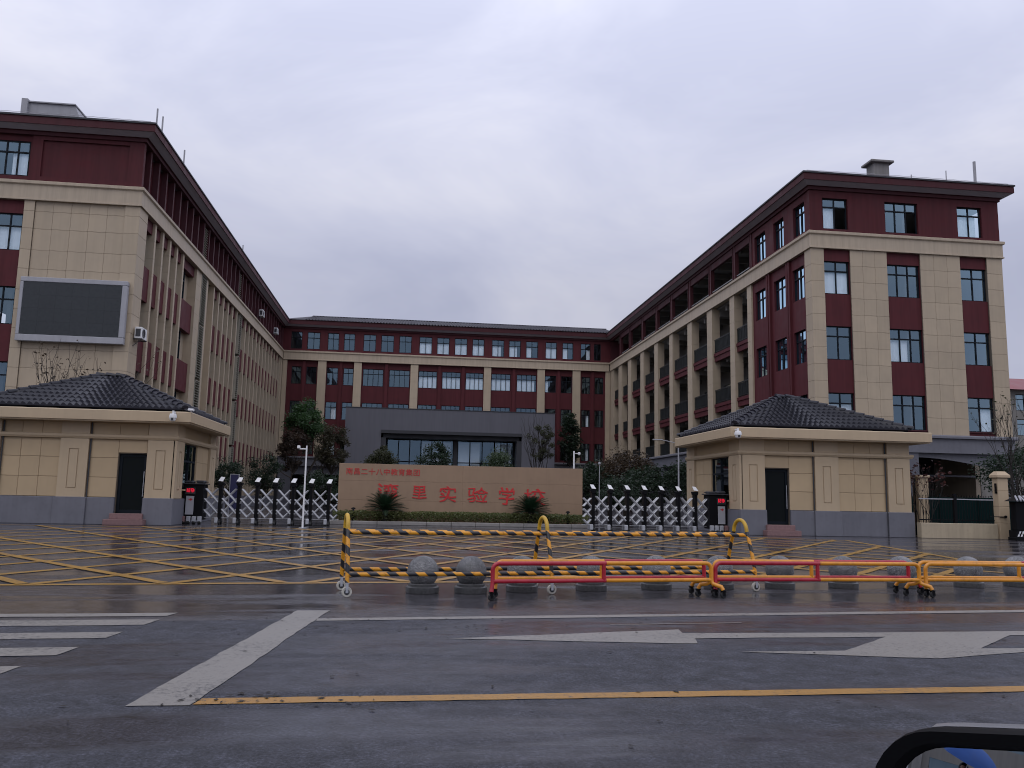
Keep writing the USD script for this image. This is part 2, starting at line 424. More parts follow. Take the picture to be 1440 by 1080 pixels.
def asphalt(name, base, wet, lo, hi, streak_axis=(0.35, 1.6, 1.0), thresh=(0.42, 0.60), spec=0.4):
    """Wet asphalt: fine stone grain, tone patches, and smooth films of water where the noise is high."""
    b = np.array(base)
    M[name] = usdkit.material(stage, f'/World/Looks/{name}', {
        'g': ('geometry', {}), 'mp': ('mapping', {'scale': streak_axis, 'rotation': (0, 0, 0.12)}),
        'big': ('noise_texture', {'scale': 0.55, 'detail': 7.0, 'roughness': 0.6, 'distortion': 0.4}),
        'grain': ('noise_texture', {'scale': 48.0, 'detail': 4.0, 'roughness': 0.75}), 'mid': ('noise_texture', {'scale': 5.0, 'detail': 10.0, 'roughness': 0.78, 'distortion': 0.3}),
        'sp': ('voronoi_texture', {'scale': 38.0}),
        'spr': ('rgb_ramp', {'ramp': [(0.0, (6.0, 6.0, 6.0)), (0.13, (1.0, 1.0, 1.0)), (1.0, (1.0, 1.0, 1.0))]}),
        'spk': ('mix', {'mix_type': 'multiply', 'fac': 0.55}),
        'tone': ('rgb_ramp', {'ramp': [(0.33, tuple(b * 0.2)), (0.43, tuple(b * 0.75)), (0.5, tuple(b)), (0.64, tuple(b * 1.8))]}),
        'gt': ('rgb_ramp', {'ramp': [(0.34, (0.30,) * 3), (0.5, (0.95,) * 3), (0.66, (2.1,) * 3)]}), 'mul': ('mix', {'mix_type': 'multiply', 'fac': 1.0}),
        'wetf': ('map_range', {'from_min': thresh[0], 'from_max': thresh[1], 'to_min': 0.0, 'to_max': 1.0, 'clamp': True}),
        'dark': ('rgb_ramp', {'ramp': [(0.0, (1, 1, 1)), (1.0, (wet,) * 3)]}), 'mul2': ('mix', {'mix_type': 'multiply', 'fac': 1.0}),
        'ro': ('map_range', {'from_min': 0.0, 'from_max': 1.0, 'to_min': hi, 'to_max': lo}),
        'bs': ('map_range', {'from_min': 0.0, 'from_max': 1.0, 'to_min': 0.75, 'to_max': 0.08}),
        'bump': ('bump', {'distance': 0.012}), 'p': ('principled_bsdf', {'specular_ior_level': spec}),
    }, [('g.position', 'mp.vector'), ('mp.vector', 'big.vector'), ('g.position', 'grain.vector'), ('g.position', 'mid.vector'), ('g.position', 'sp.vector'), ('mid.fac', 'tone.fac'),
        ('grain.fac', 'gt.fac'), ('tone.color', 'mul.color1'), ('gt.color', 'mul.color2'), ('big.fac', 'wetf.value'), ('wetf.result', 'dark.fac'),
        ('mul.color', 'mul2.color1'), ('dark.color', 'mul2.color2'), ('sp.distance', 'spr.fac'), ('mul2.color', 'spk.color1'), ('spr.color', 'spk.color2'), ('spk.color', 'p.base_color'),
        ('wetf.result', 'ro.value'), ('ro.result', 'p.roughness'), ('wetf.result', 'bs.value'), ('bs.result', 'bump.strength'), ('grain.fac', 'bump.height'), ('bump.normal', 'p.normal')],
        surface='p.BSDF')


asphalt('road_asphalt', (0.030, 0.031, 0.040), 0.5, 0.22, 0.55, spec=0.30, thresh=(0.44, 0.58))
asphalt('forecourt_asphalt', (0.030, 0.028, 0.031), 0.7, 0.05, 0.32, thresh=(0.38, 0.52), spec=0.38)
asphalt('far_ground', (0.045, 0.045, 0.045), 0.8, 0.2, 0.5)


def marking(name, color, under, wear=(0.36, 0.44), rough=0.42):
    c, u = np.array(color), np.array(under)
    M[name] = usdkit.material(stage, f'/World/Looks/{name}', {
        'g': ('geometry', {}), 'mp': ('mapping', {'scale': (1.0, 1.0, 1.0)}), 'n': ('noise_texture', {'scale': 22.0, 'detail': 9.0, 'roughness': 0.82}),
        'big': ('noise_texture', {'scale': 1.3, 'detail': 4.0}), 'sum': ('math', {'math_type': 'multiply_add', 'value2': 0.30}),
        'r': ('rgb_ramp', {'ramp': [(wear[0], tuple(u)), (wear[1], tuple(c * 0.80)), (0.68, tuple(c)), (0.8, tuple(c * 0.86))]}),
        'gr': ('noise_texture', {'scale': 120.0}), 'bump': ('bump', {'strength': 0.25, 'distance': 0.005}),
        'p': ('principled_bsdf', {'roughness': rough, 'specular_ior_level': 0.4}),
    }, [('g.position', 'n.vector'), ('g.position', 'big.vector'), ('big.fac', 'sum.value1'), ('n.fac', 'sum.value3'), ('sum.value', 'r.fac'), ('r.color', 'p.base_color'), ('g.position', 'gr.vector'), ('gr.fac', 'bump.height'), ('bump.normal', 'p.normal')],
        surface='p.BSDF')


marking('white_mark', (0.225, 0.21, 0.19), (0.06, 0.058, 0.06), (0.52, 0.60))
marking('yellow_mark', (0.34, 0.175, 0.035), (0.06, 0.05, 0.045), (0.50, 0.58))
marking('box_yellow', (0.34, 0.185, 0.032), (0.045, 0.04, 0.04), (0.50, 0.60), 0.3)

# diagonal hazard stripes: the tape itself is striped, so the stripes belong to the surface
M['hazard'] = usdkit.material(stage, '/World/Looks/hazard', {
    'tc': ('texture_coordinate', {}), 's': ('separate_xyz', {}), 'a': ('math', {'math_type': 'multiply_add', 'value2': 1.15}), 'd': ('math', {'math_type': 'divide', 'value2': 0.235}),
    'w': ('noise_texture', {'scale': 3.0}), 'wm': ('math', {'math_type': 'multiply_add', 'value2': 0.05}),
    'f': ('math', {'math_type': 'fraction'}), 'st': ('math', {'math_type': 'greater_than', 'value2': 0.5}),
    'n': ('noise_texture', {'scale': 30.0, 'detail': 6.0}), 'yr': ('rgb_ramp', {'ramp': [(0.30, (0.30, 0.12, 0.01)), (0.45, (0.62, 0.27, 0.015)), (1.0, (0.66, 0.30, 0.02))]}),
    'mix': ('mix', {'color2': (0.012, 0.012, 0.014)}), 'p': ('principled_bsdf', {'roughness': 0.38}),
}, [('tc.object', 's.vector'), ('s.z', 'a.value1'), ('s.x', 'a.value3'), ('tc.object', 'w.vector'), ('w.fac', 'wm.value1'), ('a.value', 'wm.value3'), ('wm.value', 'd.value1'), ('d.value', 'f.value1'), ('f.value', 'st.value1'), ('st.value', 'mix.fac'), ('tc.object', 'n.vector'), ('n.fac', 'yr.fac'), ('yr.color', 'mix.color1'), ('mix.color', 'p.base_color')], surface='p.BSDF')

# speckled granite of the ball bollards
M['granite'] = usdkit.material(stage, '/World/Looks/granite', {
    'tc': ('texture_coordinate', {}), 'v': ('noise_texture', {'scale': 85.0, 'detail': 3.0, 'roughness': 0.7}), 'r': ('rgb_ramp', {'ramp': [(0.36, (0.028, 0.028, 0.031)), (0.5, (0.145, 0.145, 0.15)), (0.66, (0.36, 0.36, 0.36))]}),
    'b': ('noise_texture', {'scale': 6.0, 'detail': 5.0}), 'br': ('rgb_ramp', {'ramp': [(0.35, (0.62, 0.63, 0.62)), (0.65, (1.08, 1.08, 1.08))]}), 'm': ('mix', {'mix_type': 'multiply', 'fac': 1.0}),
    'i': ('object_info', {}), 'im': ('map_range', {'to_min': 0.6, 'to_max': 1.25}), 'h': ('hsv', {}), 'bu': ('bump', {'strength': 0.3, 'distance': 0.006}), 'p': ('principled_bsdf', {'roughness': 0.5}),
}, [('tc.object', 'v.vector'), ('v.fac', 'r.fac'), ('tc.object', 'b.vector'), ('b.fac', 'br.fac'), ('r.color', 'm.color1'), ('br.color', 'm.color2'), ('i.random', 'im.value'), ('im.result', 'h.value'), ('m.color', 'h.color'), ('h.color', 'p.base_color'), ('v.fac', 'bu.height'), ('bu.normal', 'p.normal')], surface='p.BSDF')

# ------------------------------------------------------------------ ground and road
# the road runs a little askew to the school: its edge passes (-0.86, 8.5) and (7.4, 9.4)
def edge(x, off=0.0):
    return 8.62 + off + 0.105 * x


single('ground', MB().sheet([(-600, -300), (600, -300), (600, 900), (-600, 900)], -0.012), M['far_ground'], kind='structure')
single('road', MB().sheet([(-150, -9), (150, -9), (150, edge(150)), (60, edge(60)), (20, edge(20)), (-20, edge(-20)), (-60, edge(-60)), (-150, edge(-60))], 0.0), M['road_asphalt'], kind='structure')
single('forecourt', MB().sheet([(-60, edge(-60)), (-20, edge(-20)), (20, edge(20)), (60, edge(60)), (60, 92), (-60, 92)], 0.0), M['forecourt_asphalt'], kind='structure')
ZP = 0.004


def ragged(pts, amp=0.012, step=0.12):
    """A paint edge that is not quite straight."""
    from shapely import segmentize
    p = np.array(segmentize(Polygon(pts), step).exterior.coords[:-1])
    q = np.column_stack([p * 5.0, np.zeros(len(p))])
    n1, n2 = meshkit.fbm(q, 3, 3) - 0.5, meshkit.fbm(q + 9.0, 3, 5) - 0.5
    return Polygon(p + amp * 2 * np.column_stack([n1, n2])).buffer(0)


def mark(name, pts, mat, label, group=None, z=ZP, amp=0.012):
    g = ragged(pts, amp)
    g = max(getattr(g, 'geoms', [g]), key=lambda k: k.area)
    return single(name, MB().sheet(g, z), M[mat], label, 'road marking', group)


for i, (x, y0, y1, sk) in enumerate([(-2.31, 8.69, 8.91, 0.03), (-2.35, 8.12, 8.46, 0.03), (-2.44, 7.41, 7.72, 0.02), (-2.53, 6.66, 7.0, 0.02), (-2.63, 5.98, 6.27, 0.02)]):
    which = ['farthest', 'second farthest', 'middle', 'second nearest', 'nearest'][i]
    mark('crosswalk_stripe', [(-6.4, y0 - 0.3), (x - 0.02, y0), (x + sk, y1), (-6.4, y1 - 0.3)], 'white_mark', f'white zebra crossing stripe, {which} of the five at left', 'zebra crossing stripes')
mark('stop_line', [(-1.57, 5.12), (-1.21, 5.13), (-0.80, 9.12), (-1.13, 9.12)], 'white_mark', 'broad worn white stop line slanting away beside the crossing', amp=0.02)
mark('lane_line', [(-0.86, 8.39), (7.3, 9.19), (16, 10.1), (16, 10.3), (7.3, 9.38), (-0.86, 8.55)], 'white_mark', 'long thin white edge line in front of the barriers')
mark('centre_line', [(-1.2, 5.15), (4.15, 5.29), (14, 5.56), (14, 5.72), (4.25, 5.44), (-1.18, 5.29)], 'yellow_mark', 'orange yellow centre line across the near road')
mark('arrow_marking', [(0.38, 7.38), (2.59, 7.88), (2.56, 7.66), (4.3, 7.70), (6.13, 7.8), (11.0, 8.1), (11.0, 7.85), (5.93, 7.55), (5.78, 7.55), (4.98, 6.87), (5.38, 6.87), (9.0, 7.02), (7.2, 6.85), (5.25, 6.69), (4.28, 6.42), (3.58, 6.56), (2.74, 6.74), (3.67, 6.77), (4.45, 7.46), (2.58, 7.38), (2.52, 7.12), (2.34, 7.13)], 'white_mark', 'large worn white lane arrow for straight on and turning', amp=0.014)
mark('thin_line', [(2.0, 8.16), (3.4, 8.3), (3.4, 8.325), (2.0, 8.185)], 'white_mark', 'short faint thin white line beside the arrow tip', amp=0.006)

# the yellow box junction in front of the gate: every line is a part
box_area = Polygon([(-15.5, 10.05), (-5.1, 11.38), (-1.57, 11.86), (5.2, 12.78), (11.5, 13.6), (13.08, 19.33), (14.84, 27.03), (8, 30.6), (0, 30.6), (-15.5, 29.3)])
bj = thing('box_junction', 'yellow painted box junction with crossing lines before the gate', 'road marking', (-0.5, 20, 0))
w0 = 0.082
ring = box_area.exterior
for a, b in zip(ring.coords[:-1], ring.coords[1:]):
    if a[0] < -15 and b[0] < -15:
        continue
    part(bj, 'border_line', MB().sheet(ragged(list(LineString([a, b]).buffer(w0, cap_style='flat').exterior.coords)[:-1], 0.01, 0.3), ZP), M['box_yellow'])
inner = box_area.buffer(-0.06)
for k in range(-9, 17):
    x = -4.82 + 1.66 * k
    y = 11.88 + 0.133 * x if x > -1.57 else 11.86 + 0.137 * (x + 1.57)
    up = np.interp(x, [-6, 0, 3, 10, 14], [63, 60, 54, 44, 40])
    dn = np.interp(x, [-2, 1, 4.4, 12, 20], [131, 123, 117, 122, 126])
    for ang_, dz in ((up, 0.004), (dn, 0.008)):
        c_, s_ = math.cos(math.radians(ang_)), math.sin(math.radians(ang_))
        ln = LineString([(x - c_ * 3, y - s_ * 3), (x + c_ * 80, y + s_ * 80)]).intersection(inner)
        if ln.is_empty or ln.length < 0.5:
            continue
        g = ragged(list(ln.buffer(w0, cap_style='flat').exterior.coords)[:-1], 0.012, 0.3)
        part(bj, 'cross_line', MB().sheet(max(getattr(g, 'geoms', [g]), key=lambda q: q.area), ZP + dz), M['box_yellow'])

# ------------------------------------------------------------------ the school
Z5, CT, CB, BAND = 17.15, 16.92, 15.9, 5.25                     # top-storey sill, cornice top and bottom, stone bottom
ROWS = [(5.5, 7.5), (9.4, 11.36), (13.25, 15.2)]                # window rows below the cornice
TOP = (17.12, 18.98)


def window(b, O, U, N, u0, u1, z0, z1, nf, cols=2, transom=0.70, curtain=None, opened=None, sill=None, panemat='pane', deep=0.09):
    """Frame with its panes; nf is the front of the frame along the normal."""
    f = MB(O, U, N)
    t, d = 0.055, deep
    f.box(u0, u1, nf - d, nf, z0, z0 + t).box(u0, u1, nf - d, nf, z1 - t, z1)
    f.box(u0, u0 + t, nf - d, nf, z0 + t, z1 - t).box(u1 - t, u1, nf - d, nf, z0 + t, z1 - t)
    zt = z0 + (z1 - z0) * transom if transom else None
    if zt:
        f.box(u0 + t, u1 - t, nf - d, nf + 0.006, zt - 0.035, zt + 0.035)
    w = (u1 - u0) / cols
    for k in range(1, cols):
        f.box(u0 + k * w - 0.028, u0 + k * w + 0.028, nf - d, nf + 0.003, z0 + t, z1 - t)
    wn = part(b, 'window', f, M['window_frame'])
    for k in range(cols):
        for lo, hi in ([(z0, zt), (zt, z1)] if zt else [(z0, z1)]):
            if opened == k and lo == z0:
                continue
            n = nf - d * 0.55
            e = [rng.uniform(-0.006, 0.006) for _ in range(3)]
            q = MB(O, U, N).quad((u0 + k * w + 0.02, n + e[0], lo + 0.02), (u0 + (k + 1) * w - 0.02, n + e[1], lo + 0.02), (u0 + (k + 1) * w - 0.02, n + e[2], hi - 0.02), (u0 + k * w + 0.02, n + e[0] - e[1] + e[2], hi - 0.02))
            part(wn, 'pane', q, M[panemat])
    if curtain:
        c0, c1, top = curtain
        us = np.linspace(u0 + (u1 - u0) * c0, u0 + (u1 - u0) * c1, 15)
        v, fc = [], []
        for i, u in enumerate(us):
            n = nf - d - 0.06 + 0.015 * math.sin(i * 2.3 + u0)
            v += [(u, n, z0 + 0.03), (u, n, z0 + (z1 - z0) * top)]
        for i in range(len(us) - 1):
            fc.append([2 * i, 2 * i + 2, 2 * i + 3, 2 * i + 1])
        part(wn, 'curtain', MB(O, U, N).mesh(v, np.array(fc)), M['curtain'])
    if sill:
        part(wn, 'sill', MB(O, U, N).cbox(u0 - 0.05, u1 + 0.05, nf, nf + 0.16, z0 - 0.07, z0 - 0.004, 0.008), M[sill])
    return wn


def panels(b, O, U, N, u0, u1, cols, zs, n, mat='stone', thick=0.045, gap=0.010, skip=None, name='stone_panel'):
    """Cladding slabs with open joints, one mesh each."""
    w = (u1 - u0) / cols
    for k in range(cols):
        for z0, z1 in zip(zs, zs[1:]):
            if skip and skip(u0 + (k + 0.5) * w, (z0 + z1) / 2):
                continue
            o = rng.uniform(-0.002, 0.003)
            part(b, name, MB(O, U, N).cbox(u0 + k * w + gap / 2, u0 + (k + 1) * w - gap / 2, n - thick, n + o, z0 + gap / 2, z1 - gap / 2, 0.006), M[mat])


def courses(lo, hi, pitch):
    n = max(1, round((hi - lo) / pitch))
    return list(np.linspace(lo, hi, n + 1))


def grooved(mb, u0, u1, n0, n1, z0, z1, pitch=0.97, groove=0.010):
    """A stone-clad pier: courses with recessed joints round a core."""
    zs = courses(z0, z1, pitch)
    c = min(0.02, (u1 - u0) / 4)
    mb.box(u0 + c, u1 - c, n0, n1 - c, z0, z1)
    for a, b in zip(zs, zs[1:]):
        mb.box(u0, u1, n0, n1, a + groove / 2, b - groove / 2)
    return mb


def slats(mb, u0, u1, n0, n1, z0, z1, pitch=0.17):
    z = z0 + 0.05
    while z < z1 - 0.05:
        mb.mesh([(u0, n0, z + 0.06), (u1, n0, z + 0.06), (u1, n1, z), (u0, n1, z), (u0, n0, z + 0.085), (u1, n0, z + 0.085), (u1, n1, z + 0.025), (u0, n1, z + 0.025)], BOXF)
        z += pitch
    return mb


CORNICE = [(-0.30, CB), (0.10, CB), (0.10, CB + 0.07), (0.055, CB + 0.09), (0.055, CT - 0.22), (0.09, CT - 0.2), (0.15, CT - 0.16), (0.15, CT - 0.02), (0.13, CT), (-0.30, CT)]
EAVE = [(-0.30, 19.42), (0.06, 19.42), (0.06, 19.60), (0.16, 19.62), (0.16, 19.90), (0.545, 19.90), (0.545, 19.80), (0.60, 19.80), (0.60, 20.27), (0.52, 20.31), (-0.30, 20.58), (-0.30, 19.9)]
SOFFIT = [(0.161, 19.625), (0.544, 19.80), (0.544, 19.86), (0.161, 19.70)]
EAVE_LIP = [(0.601, 20.19), (0.655, 20.19), (0.655, 20.275), (0.55, 20.335), (0.53, 20.312), (0.601, 20.272)]

# ---- right wing: walls run along x = 22.5 (facing the court) and y = 43.8 (facing the street)
XR, YR, XE, YC = 22.5, 43.8, 34.5, 92.4
R = thing('school_wing', 'red and cream right wing of the school with open corridors and stone pillars', 'school building', (28.5, 60, 0))
OF, UF, NF = (XR, YR, 0), (1, 0, 0), (0, -1, 0)
OS, US, NS = (XR, YR, 0), (0, 1, 0), (-1, 0, 0)

cols_f = [(0.8, 2.4, 2), (4.68, 6.76, 3), (9.29, 11.0, 2)]
holes = [(a, b, z0, z1) for a, b, _ in cols_f for z0, z1 in ROWS]
holes5 = [(a, b, *TOP) for a, b in ((0.82, 2.38), (4.7, 6.78), (9.3, 10.87))]
part(R, 'red_wall', wall(MB(OF, UF, NF), 0.8, 11.0, BAND, CB, -0.34, -0.12, holes), M['red_wall'])
part(R, 'upper_wall', wall(MB(OF, UF, NF), 0.02, 11.96, CT - 0.1, 19.5, -0.30, -0.04, holes5), M['red_wall'])
zs = courses(BAND, CB, 0.968)
core = MB(OF, UF, NF)
for a, b, k in ((0.0, 0.8, 1), (2.4, 4.68, 3), (6.76, 9.29, 3), (11.0, 12.0, 1)):
    core.box(a + 0.012, b - 0.012, -0.32, -0.035, BAND + 0.005, CB - 0.005)
    panels(R, OF, UF, NF, a, b, k, zs, 0.0)
core.box(0.036, 0.8, -0.79, -0.321, BAND + 0.005, CB - 0.005)
core.box(11.02, 11.965, -8.0, -0.321, BAND + 0.005, CB - 0.005)
part(R, 'stone_backing', core, M['grout'])
panels(R, OS, US, NS, 0.0, 0.8, 1, zs, 0.0)
panels(R, (XE, YR, 0), (0, 1, 0), (1, 0, 0), 0.0, 3.0, 3, zs, 0.0)
for a, b in ((2.36, 2.4), (4.68, 4.72), (0.8, 0.83), (6.73, 6.76), (9.29, 9.32), (10.97, 11.0)):
    pass
for r, (z0, z1) in enumerate(ROWS):
    for c, (a, b, k) in enumerate(cols_f):
        window(R, OF, UF, NF, a + 0.03, b - 0.03, z0, z1, -0.2, k, 0.70, curtain=[(0, 1, 0.68), None, (0.5, 1, 0.66), None, (0.0, 0.6, 0.68), None, (0, 1, 0.66), None, None][r * 3 + c], sill='red_dark' if r == 0 else None)
for c, (a, b, z0, z1) in enumerate(holes5):
    window(R, OF, UF, NF, a + 0.03, b - 0.03, z0, z1, -0.16, (2, 3, 2)[c], 0.72, curtain=[(0, 0.5, 0.7), None, (0, 0.85, 0.72)][c], opened=[1, 2, None][c])
# side: three bays of windows, then the pillars and the open corridors
side_bays = [(0.8, 2.8), (3.25, 5.6), (6.1, 8.5)]
wins_s = [(1.15, 2.62), (3.6, 5.2), (6.5, 8.1)]
holes = [(a, b, z0, z1) for a, b in wins_s for z0, z1 in ROWS]
holes5 = [(a, b, *TOP) for a, b in ((0.75, 2.2), (3.5, 4.96), (6.2, 7.9))]
part(R, 'side_wall', wall(MB(OS, US, NS), 0.8, 8.5, BAND, CB, -0.34, -0.12, holes), M['red_wall'])
for i, (a, b) in enumerate(wins_s):
    for r, (z0, z1) in enumerate(ROWS):
        window(R, OS, US, NS, a + 0.02, b - 0.02, z0, z1, -0.25, 2, 0.70, curtain=(0, 0.4, 0.68) if (i + r) % 2 else None)
for a, b in ((2.8, 3.25), (5.6, 6.1)):
    part(R, 'red_post', MB(OS, US, NS).box(a, a + 0.19, -0.2, 0.02, BAND, CB).box(b - 0.19, b, -0.2, 0.02, BAND, CB).box(a + 0.19, b - 0.19, -0.2, -0.05, BAND, CB), M['red_wall'])
part(R, 'upper_side_wall', wall(MB(OS, US, NS), 0.301, 8.6, CT - 0.1, 19.42, -0.30, -0.05, holes5), M['red_wall'])
for i, (a, b, z0, z1) in enumerate(holes5):
    window(R, OS, US, NS, a + 0.02, b - 0.02, z0, z1, -0.21, 2, 0.72, curtain=(0.4, 1, 0.7) if i == 1 else None)
piers = [(8.5, 9.2), (11.5, 12.35), (15.9, 17.0), (20.5, 21.6), (25.55, 26.5), (29.95, 31.1), (34.7, 35.9), (39.4, 40.7), (43.3, 44.7), (47.0, 48.5)]
for a, b in piers:
    part(R, 'stone_pillar', grooved(MB(OS, US, NS), a, b, -0.62, 0.0, BAND, CB), M['stone'])
up_posts = [(8.3, 8.7), (11.2, 11.75), (16.0, 16.55), (20.8, 21.4), (25.6, 26.2), (30.1, 30.7), (34.9, 35.5), (39.7, 40.3), (43.7, 44.3)]
for a, b in up_posts:
    part(R, 'upper_post', MB(OS, US, NS).box(a, a + 0.24, -0.28, 0.0, CT - 0.05, 19.42).box(a + 0.24, b - 0.1, -0.28, -0.05, CT - 0.05, 19.42).box(b - 0.1, b, -0.28, 0.0, CT - 0.05, 19.42), M['red_dark'])
bays = list(zip([p[1] for p in piers], [p[0] for p in piers[1:]]))
for lv, zf in enumerate((4.62, 8.49, 12.37)):
    for a, b in bays:
        if lv == 0:
            z_top = 5.27
        if lv:
            part(R, 'red_beam', MB(OS, US, NS).box(a - 0.02, b + 0.02, -0.42, -0.17, zf - 0.62, zf - 0.25).box(a - 0.02, b + 0.02, -0.42, -0.11, zf - 0.235, zf), M['red_wall'])
        z0 = zf if lv else 5.27
        rl = MB(OS, US, NS).box(a, b, -0.22, -0.17, z0 + 1.02, z0 + 1.08).box(a, b, -0.215, -0.175, z0 + 0.10, z0 + 0.14)
        for u in np.arange(a + 0.06, b, 0.11):
            rl.box(u, u + 0.022, -0.205, -0.185, z0 + 0.14, z0 + 1.02)
        rl.box(a, b, -0.24, -0.232, z0 + 0.05, z0 + 1.0)
        part(R, 'railing', rl, M['rail_dark'])
low = MB(OS, US, NS)
for (a, b), (c, d) in zip(up_posts, up_posts[1:]):
    part(R, 'upper_rail', MB(OS, US, NS).box(b, c, -0.16, -0.11, CT + 0.28, CT + 0.33).box(b, c, -0.30, -0.05, CT - 0.04, CT + 0.08), M['zinc'])
    part(R, 'lintel', MB(OS, US, NS).box(b, c, -0.26, -0.03, 18.92, 19.42), M['red_dark'])
# floors, corridor walls and dividing beams behind the openings
for zf in (4.6, 8.3, 12.15, 16.0, 19.75):
    part(R, 'floor_slab', MB(OS, US, NS).box(0.4, 49.5, -11.8, -0.45, zf - 0.2, zf), M['ceiling'])
for i, (a, b) in enumerate(bays):
    for zf in (8.1, 11.95, 15.8, 19.5):
        part(R, 'cross_beam', MB(OS, US, NS).box((a + b) / 2 - 0.12, (a + b) / 2 + 0.12, -2.6, -0.45, zf - 0.42, zf + 0.01), M['corridor'])
        part(R, 'cross_beam', MB(OS, US, NS).box(b - 0.1, b + 0.15, -2.6, -0.63, zf - 0.5, zf + 0.01), M['corridor'])
doors = [(a + 0.5, a + 1.45, z, z + 2.1) for a, b in bays for z in (8.3, 12.15, 16.0)]
wins_c = [(a + 1.9, min(a + 3.4, b - 0.1), z + 0.95, z + 2.3) for a, b in bays if b - a > 2.8 for z in (8.3, 12.15, 16.0)]
part(R, 'corridor_wall', wall(MB(OS, US, NS), 8.9, 49.4, 0.0, 19.6, -2.8, -2.6, doors + wins_c), M['corridor'])
for a, b, z0, z1 in doors:
    part(R, 'door', MB(OS, US, NS).box(a + 0.02, b - 0.02, -2.75, -2.7, z0, z1 - 0.02), M['grey_dark'])
for a, b, z0, z1 in wins_c:
    part(R, 'corridor_window', MB(OS, US, NS).quad((a, -2.7, z0), (b, -2.7, z0), (b, -2.7, z1), (a, -2.7, z1)), M['pane_dark'])
part(R, 'partition', MB(OS, US, NS).box(8.55, 8.75, -11.7, -0.63, 0, 19.6).box(0.4, 8.5, -6.2, -6.0, 0, 19.6), M['interior'])
part(R, 'far_side_wall', MB((XE, YR, 0), (0, 1, 0), (1, 0, 0)).box(3.0, 49.5, -0.3, -0.01, 0, 19.5), M['stone_trim'])
part(R, 'cornice', MB().sweep([(XE, 60), (XE, YR), (XR, YR), (XR, YC)], [(-o, z) for o, z in CORNICE]), M['stone_trim'])
part(R, 'eave', MB().sweep([(XE, 60), (XE, YR), (XR, YR), (XR, YC)], [(-o, z) for o, z in EAVE]), M['red_dark'])
part(R, 'soffit', MB().sweep([(XE, 60), (XE, YR), (XR, YR), (XR, YC)], [(-o, z) for o, z in SOFFIT]), M['soffit'])
part(R, 'eave_lip', MB().sweep([(XE, 60), (XE, YR), (XR, YR), (XR, YC)], [(-o, z) for o, z in EAVE_LIP]), M['grey_dark'])
part(R, 'roof', MB().mesh([(XR + 0.2, YR + 0.2, 20.5), (XE - 0.2, YR + 0.2, 20.5), (28.5, 50, 21.75), (28.5, 98, 21.75), (XR + 0.2, 98, 20.5), (XE - 0.2, 98, 20.5)], [[0, 1, 2], [0, 2, 3], [0, 3, 4], [1, 5, 3], [1, 3, 2]]), M['roof_far'])
part(R, 'base_band', MB().sweep([(XE, 60), (XE, YR), (XR, YR), (XR, YC)], [(-o, z) for o, z in [(-0.5, 4.22), (0.06, 4.22), (0.06, 5.02), (0.22, 5.06), (0.22, 5.17), (0.16, 5.245), (-0.5, 5.245)]]), M['grey_plinth'])
part(R, 'end_wall', MB(OS, US, NS).box(48.52, 48.62, -3.4, -0.1, 0, CB).box(48.3, 49.2, -3.4, -0.05, CT - 0.02, 19.42), M['red_dark'])
for a in (0.0, 5.4, 11.3):
    part(R, 'ground_column', MB(OF, UF, NF).box(a, a + 0.7, -0.7, -0.02, 0, 4.22), M['grey_block'])
for a in np.arange(5, 49, 4.7):
    part(R, 'ground_column', MB(OF, UF, NF).box(0, 0.6, -a - 0.6, -a, 0, 4.22), M['grey_block'])
part(R, 'ground_wall', MB(OF, UF, NF).box(0.7, 11.9, -7.2, -7.0, 0, 4.22), M['interior_dark'])
arc = [(0.9 + i * 10.2 / 24, 3.35 + 0.62 * math.sin(PI * i / 24)) for i in range(25)]
am = MB(OF, UF, NF)
for (ua, za), (ub, zb) in zip(arc, arc[1:]):
    am.mesh([(ua, -0.30, za), (ub, -0.30, zb), (ub, -0.22, zb), (ua, -0.22, za), (ua, -0.30, 4.22), (ub, -0.30, 4.22), (ub, -0.22, 4.22), (ua, -0.22, 4.22)], BOXF)
part(R, 'arched_lintel', am, M['grey_plinth'])
part(R, 'ground_beam', MB(OF, UF, NF).box(0.7, 11.9, -3.2, -3.0, 3.0, 3.1), M['grey_plinth'])
ch = MB().box(27.45, 28.45, 45.2, 46.0, 20.4, 22.0)
cn = part(R, 'chimney', ch, M['concrete'])
part(cn, 'chimney_cap', MB().cbox(27.2, 28.7, 45.0, 46.2, 22.001, 22.15, 0.03), M['concrete'])
for x, y, h, r in ((33.3, 44.1, 22.0, 0.085), (31.35, 44.0, 21.25, 0.03), (29.1, 44.0, 20.85, 0.03), (23.0, 58, 20.9, 0.03), (23.0, 66, 20.9, 0.03), (23.0, 74, 20.9, 0.03)):
    part(R, 'lightning_rod', MB().tube([(x, y, 20.4), (x, y, h)], r, 8), M['zinc'])
part(R, 'roof_wire', MB().tube([(22.2, 43.4, 20.42), (26, 43.5, 20.5), (30, 43.5, 20.5), (34.9, 43.4, 20.42)], 0.012, 5), M['zinc'])

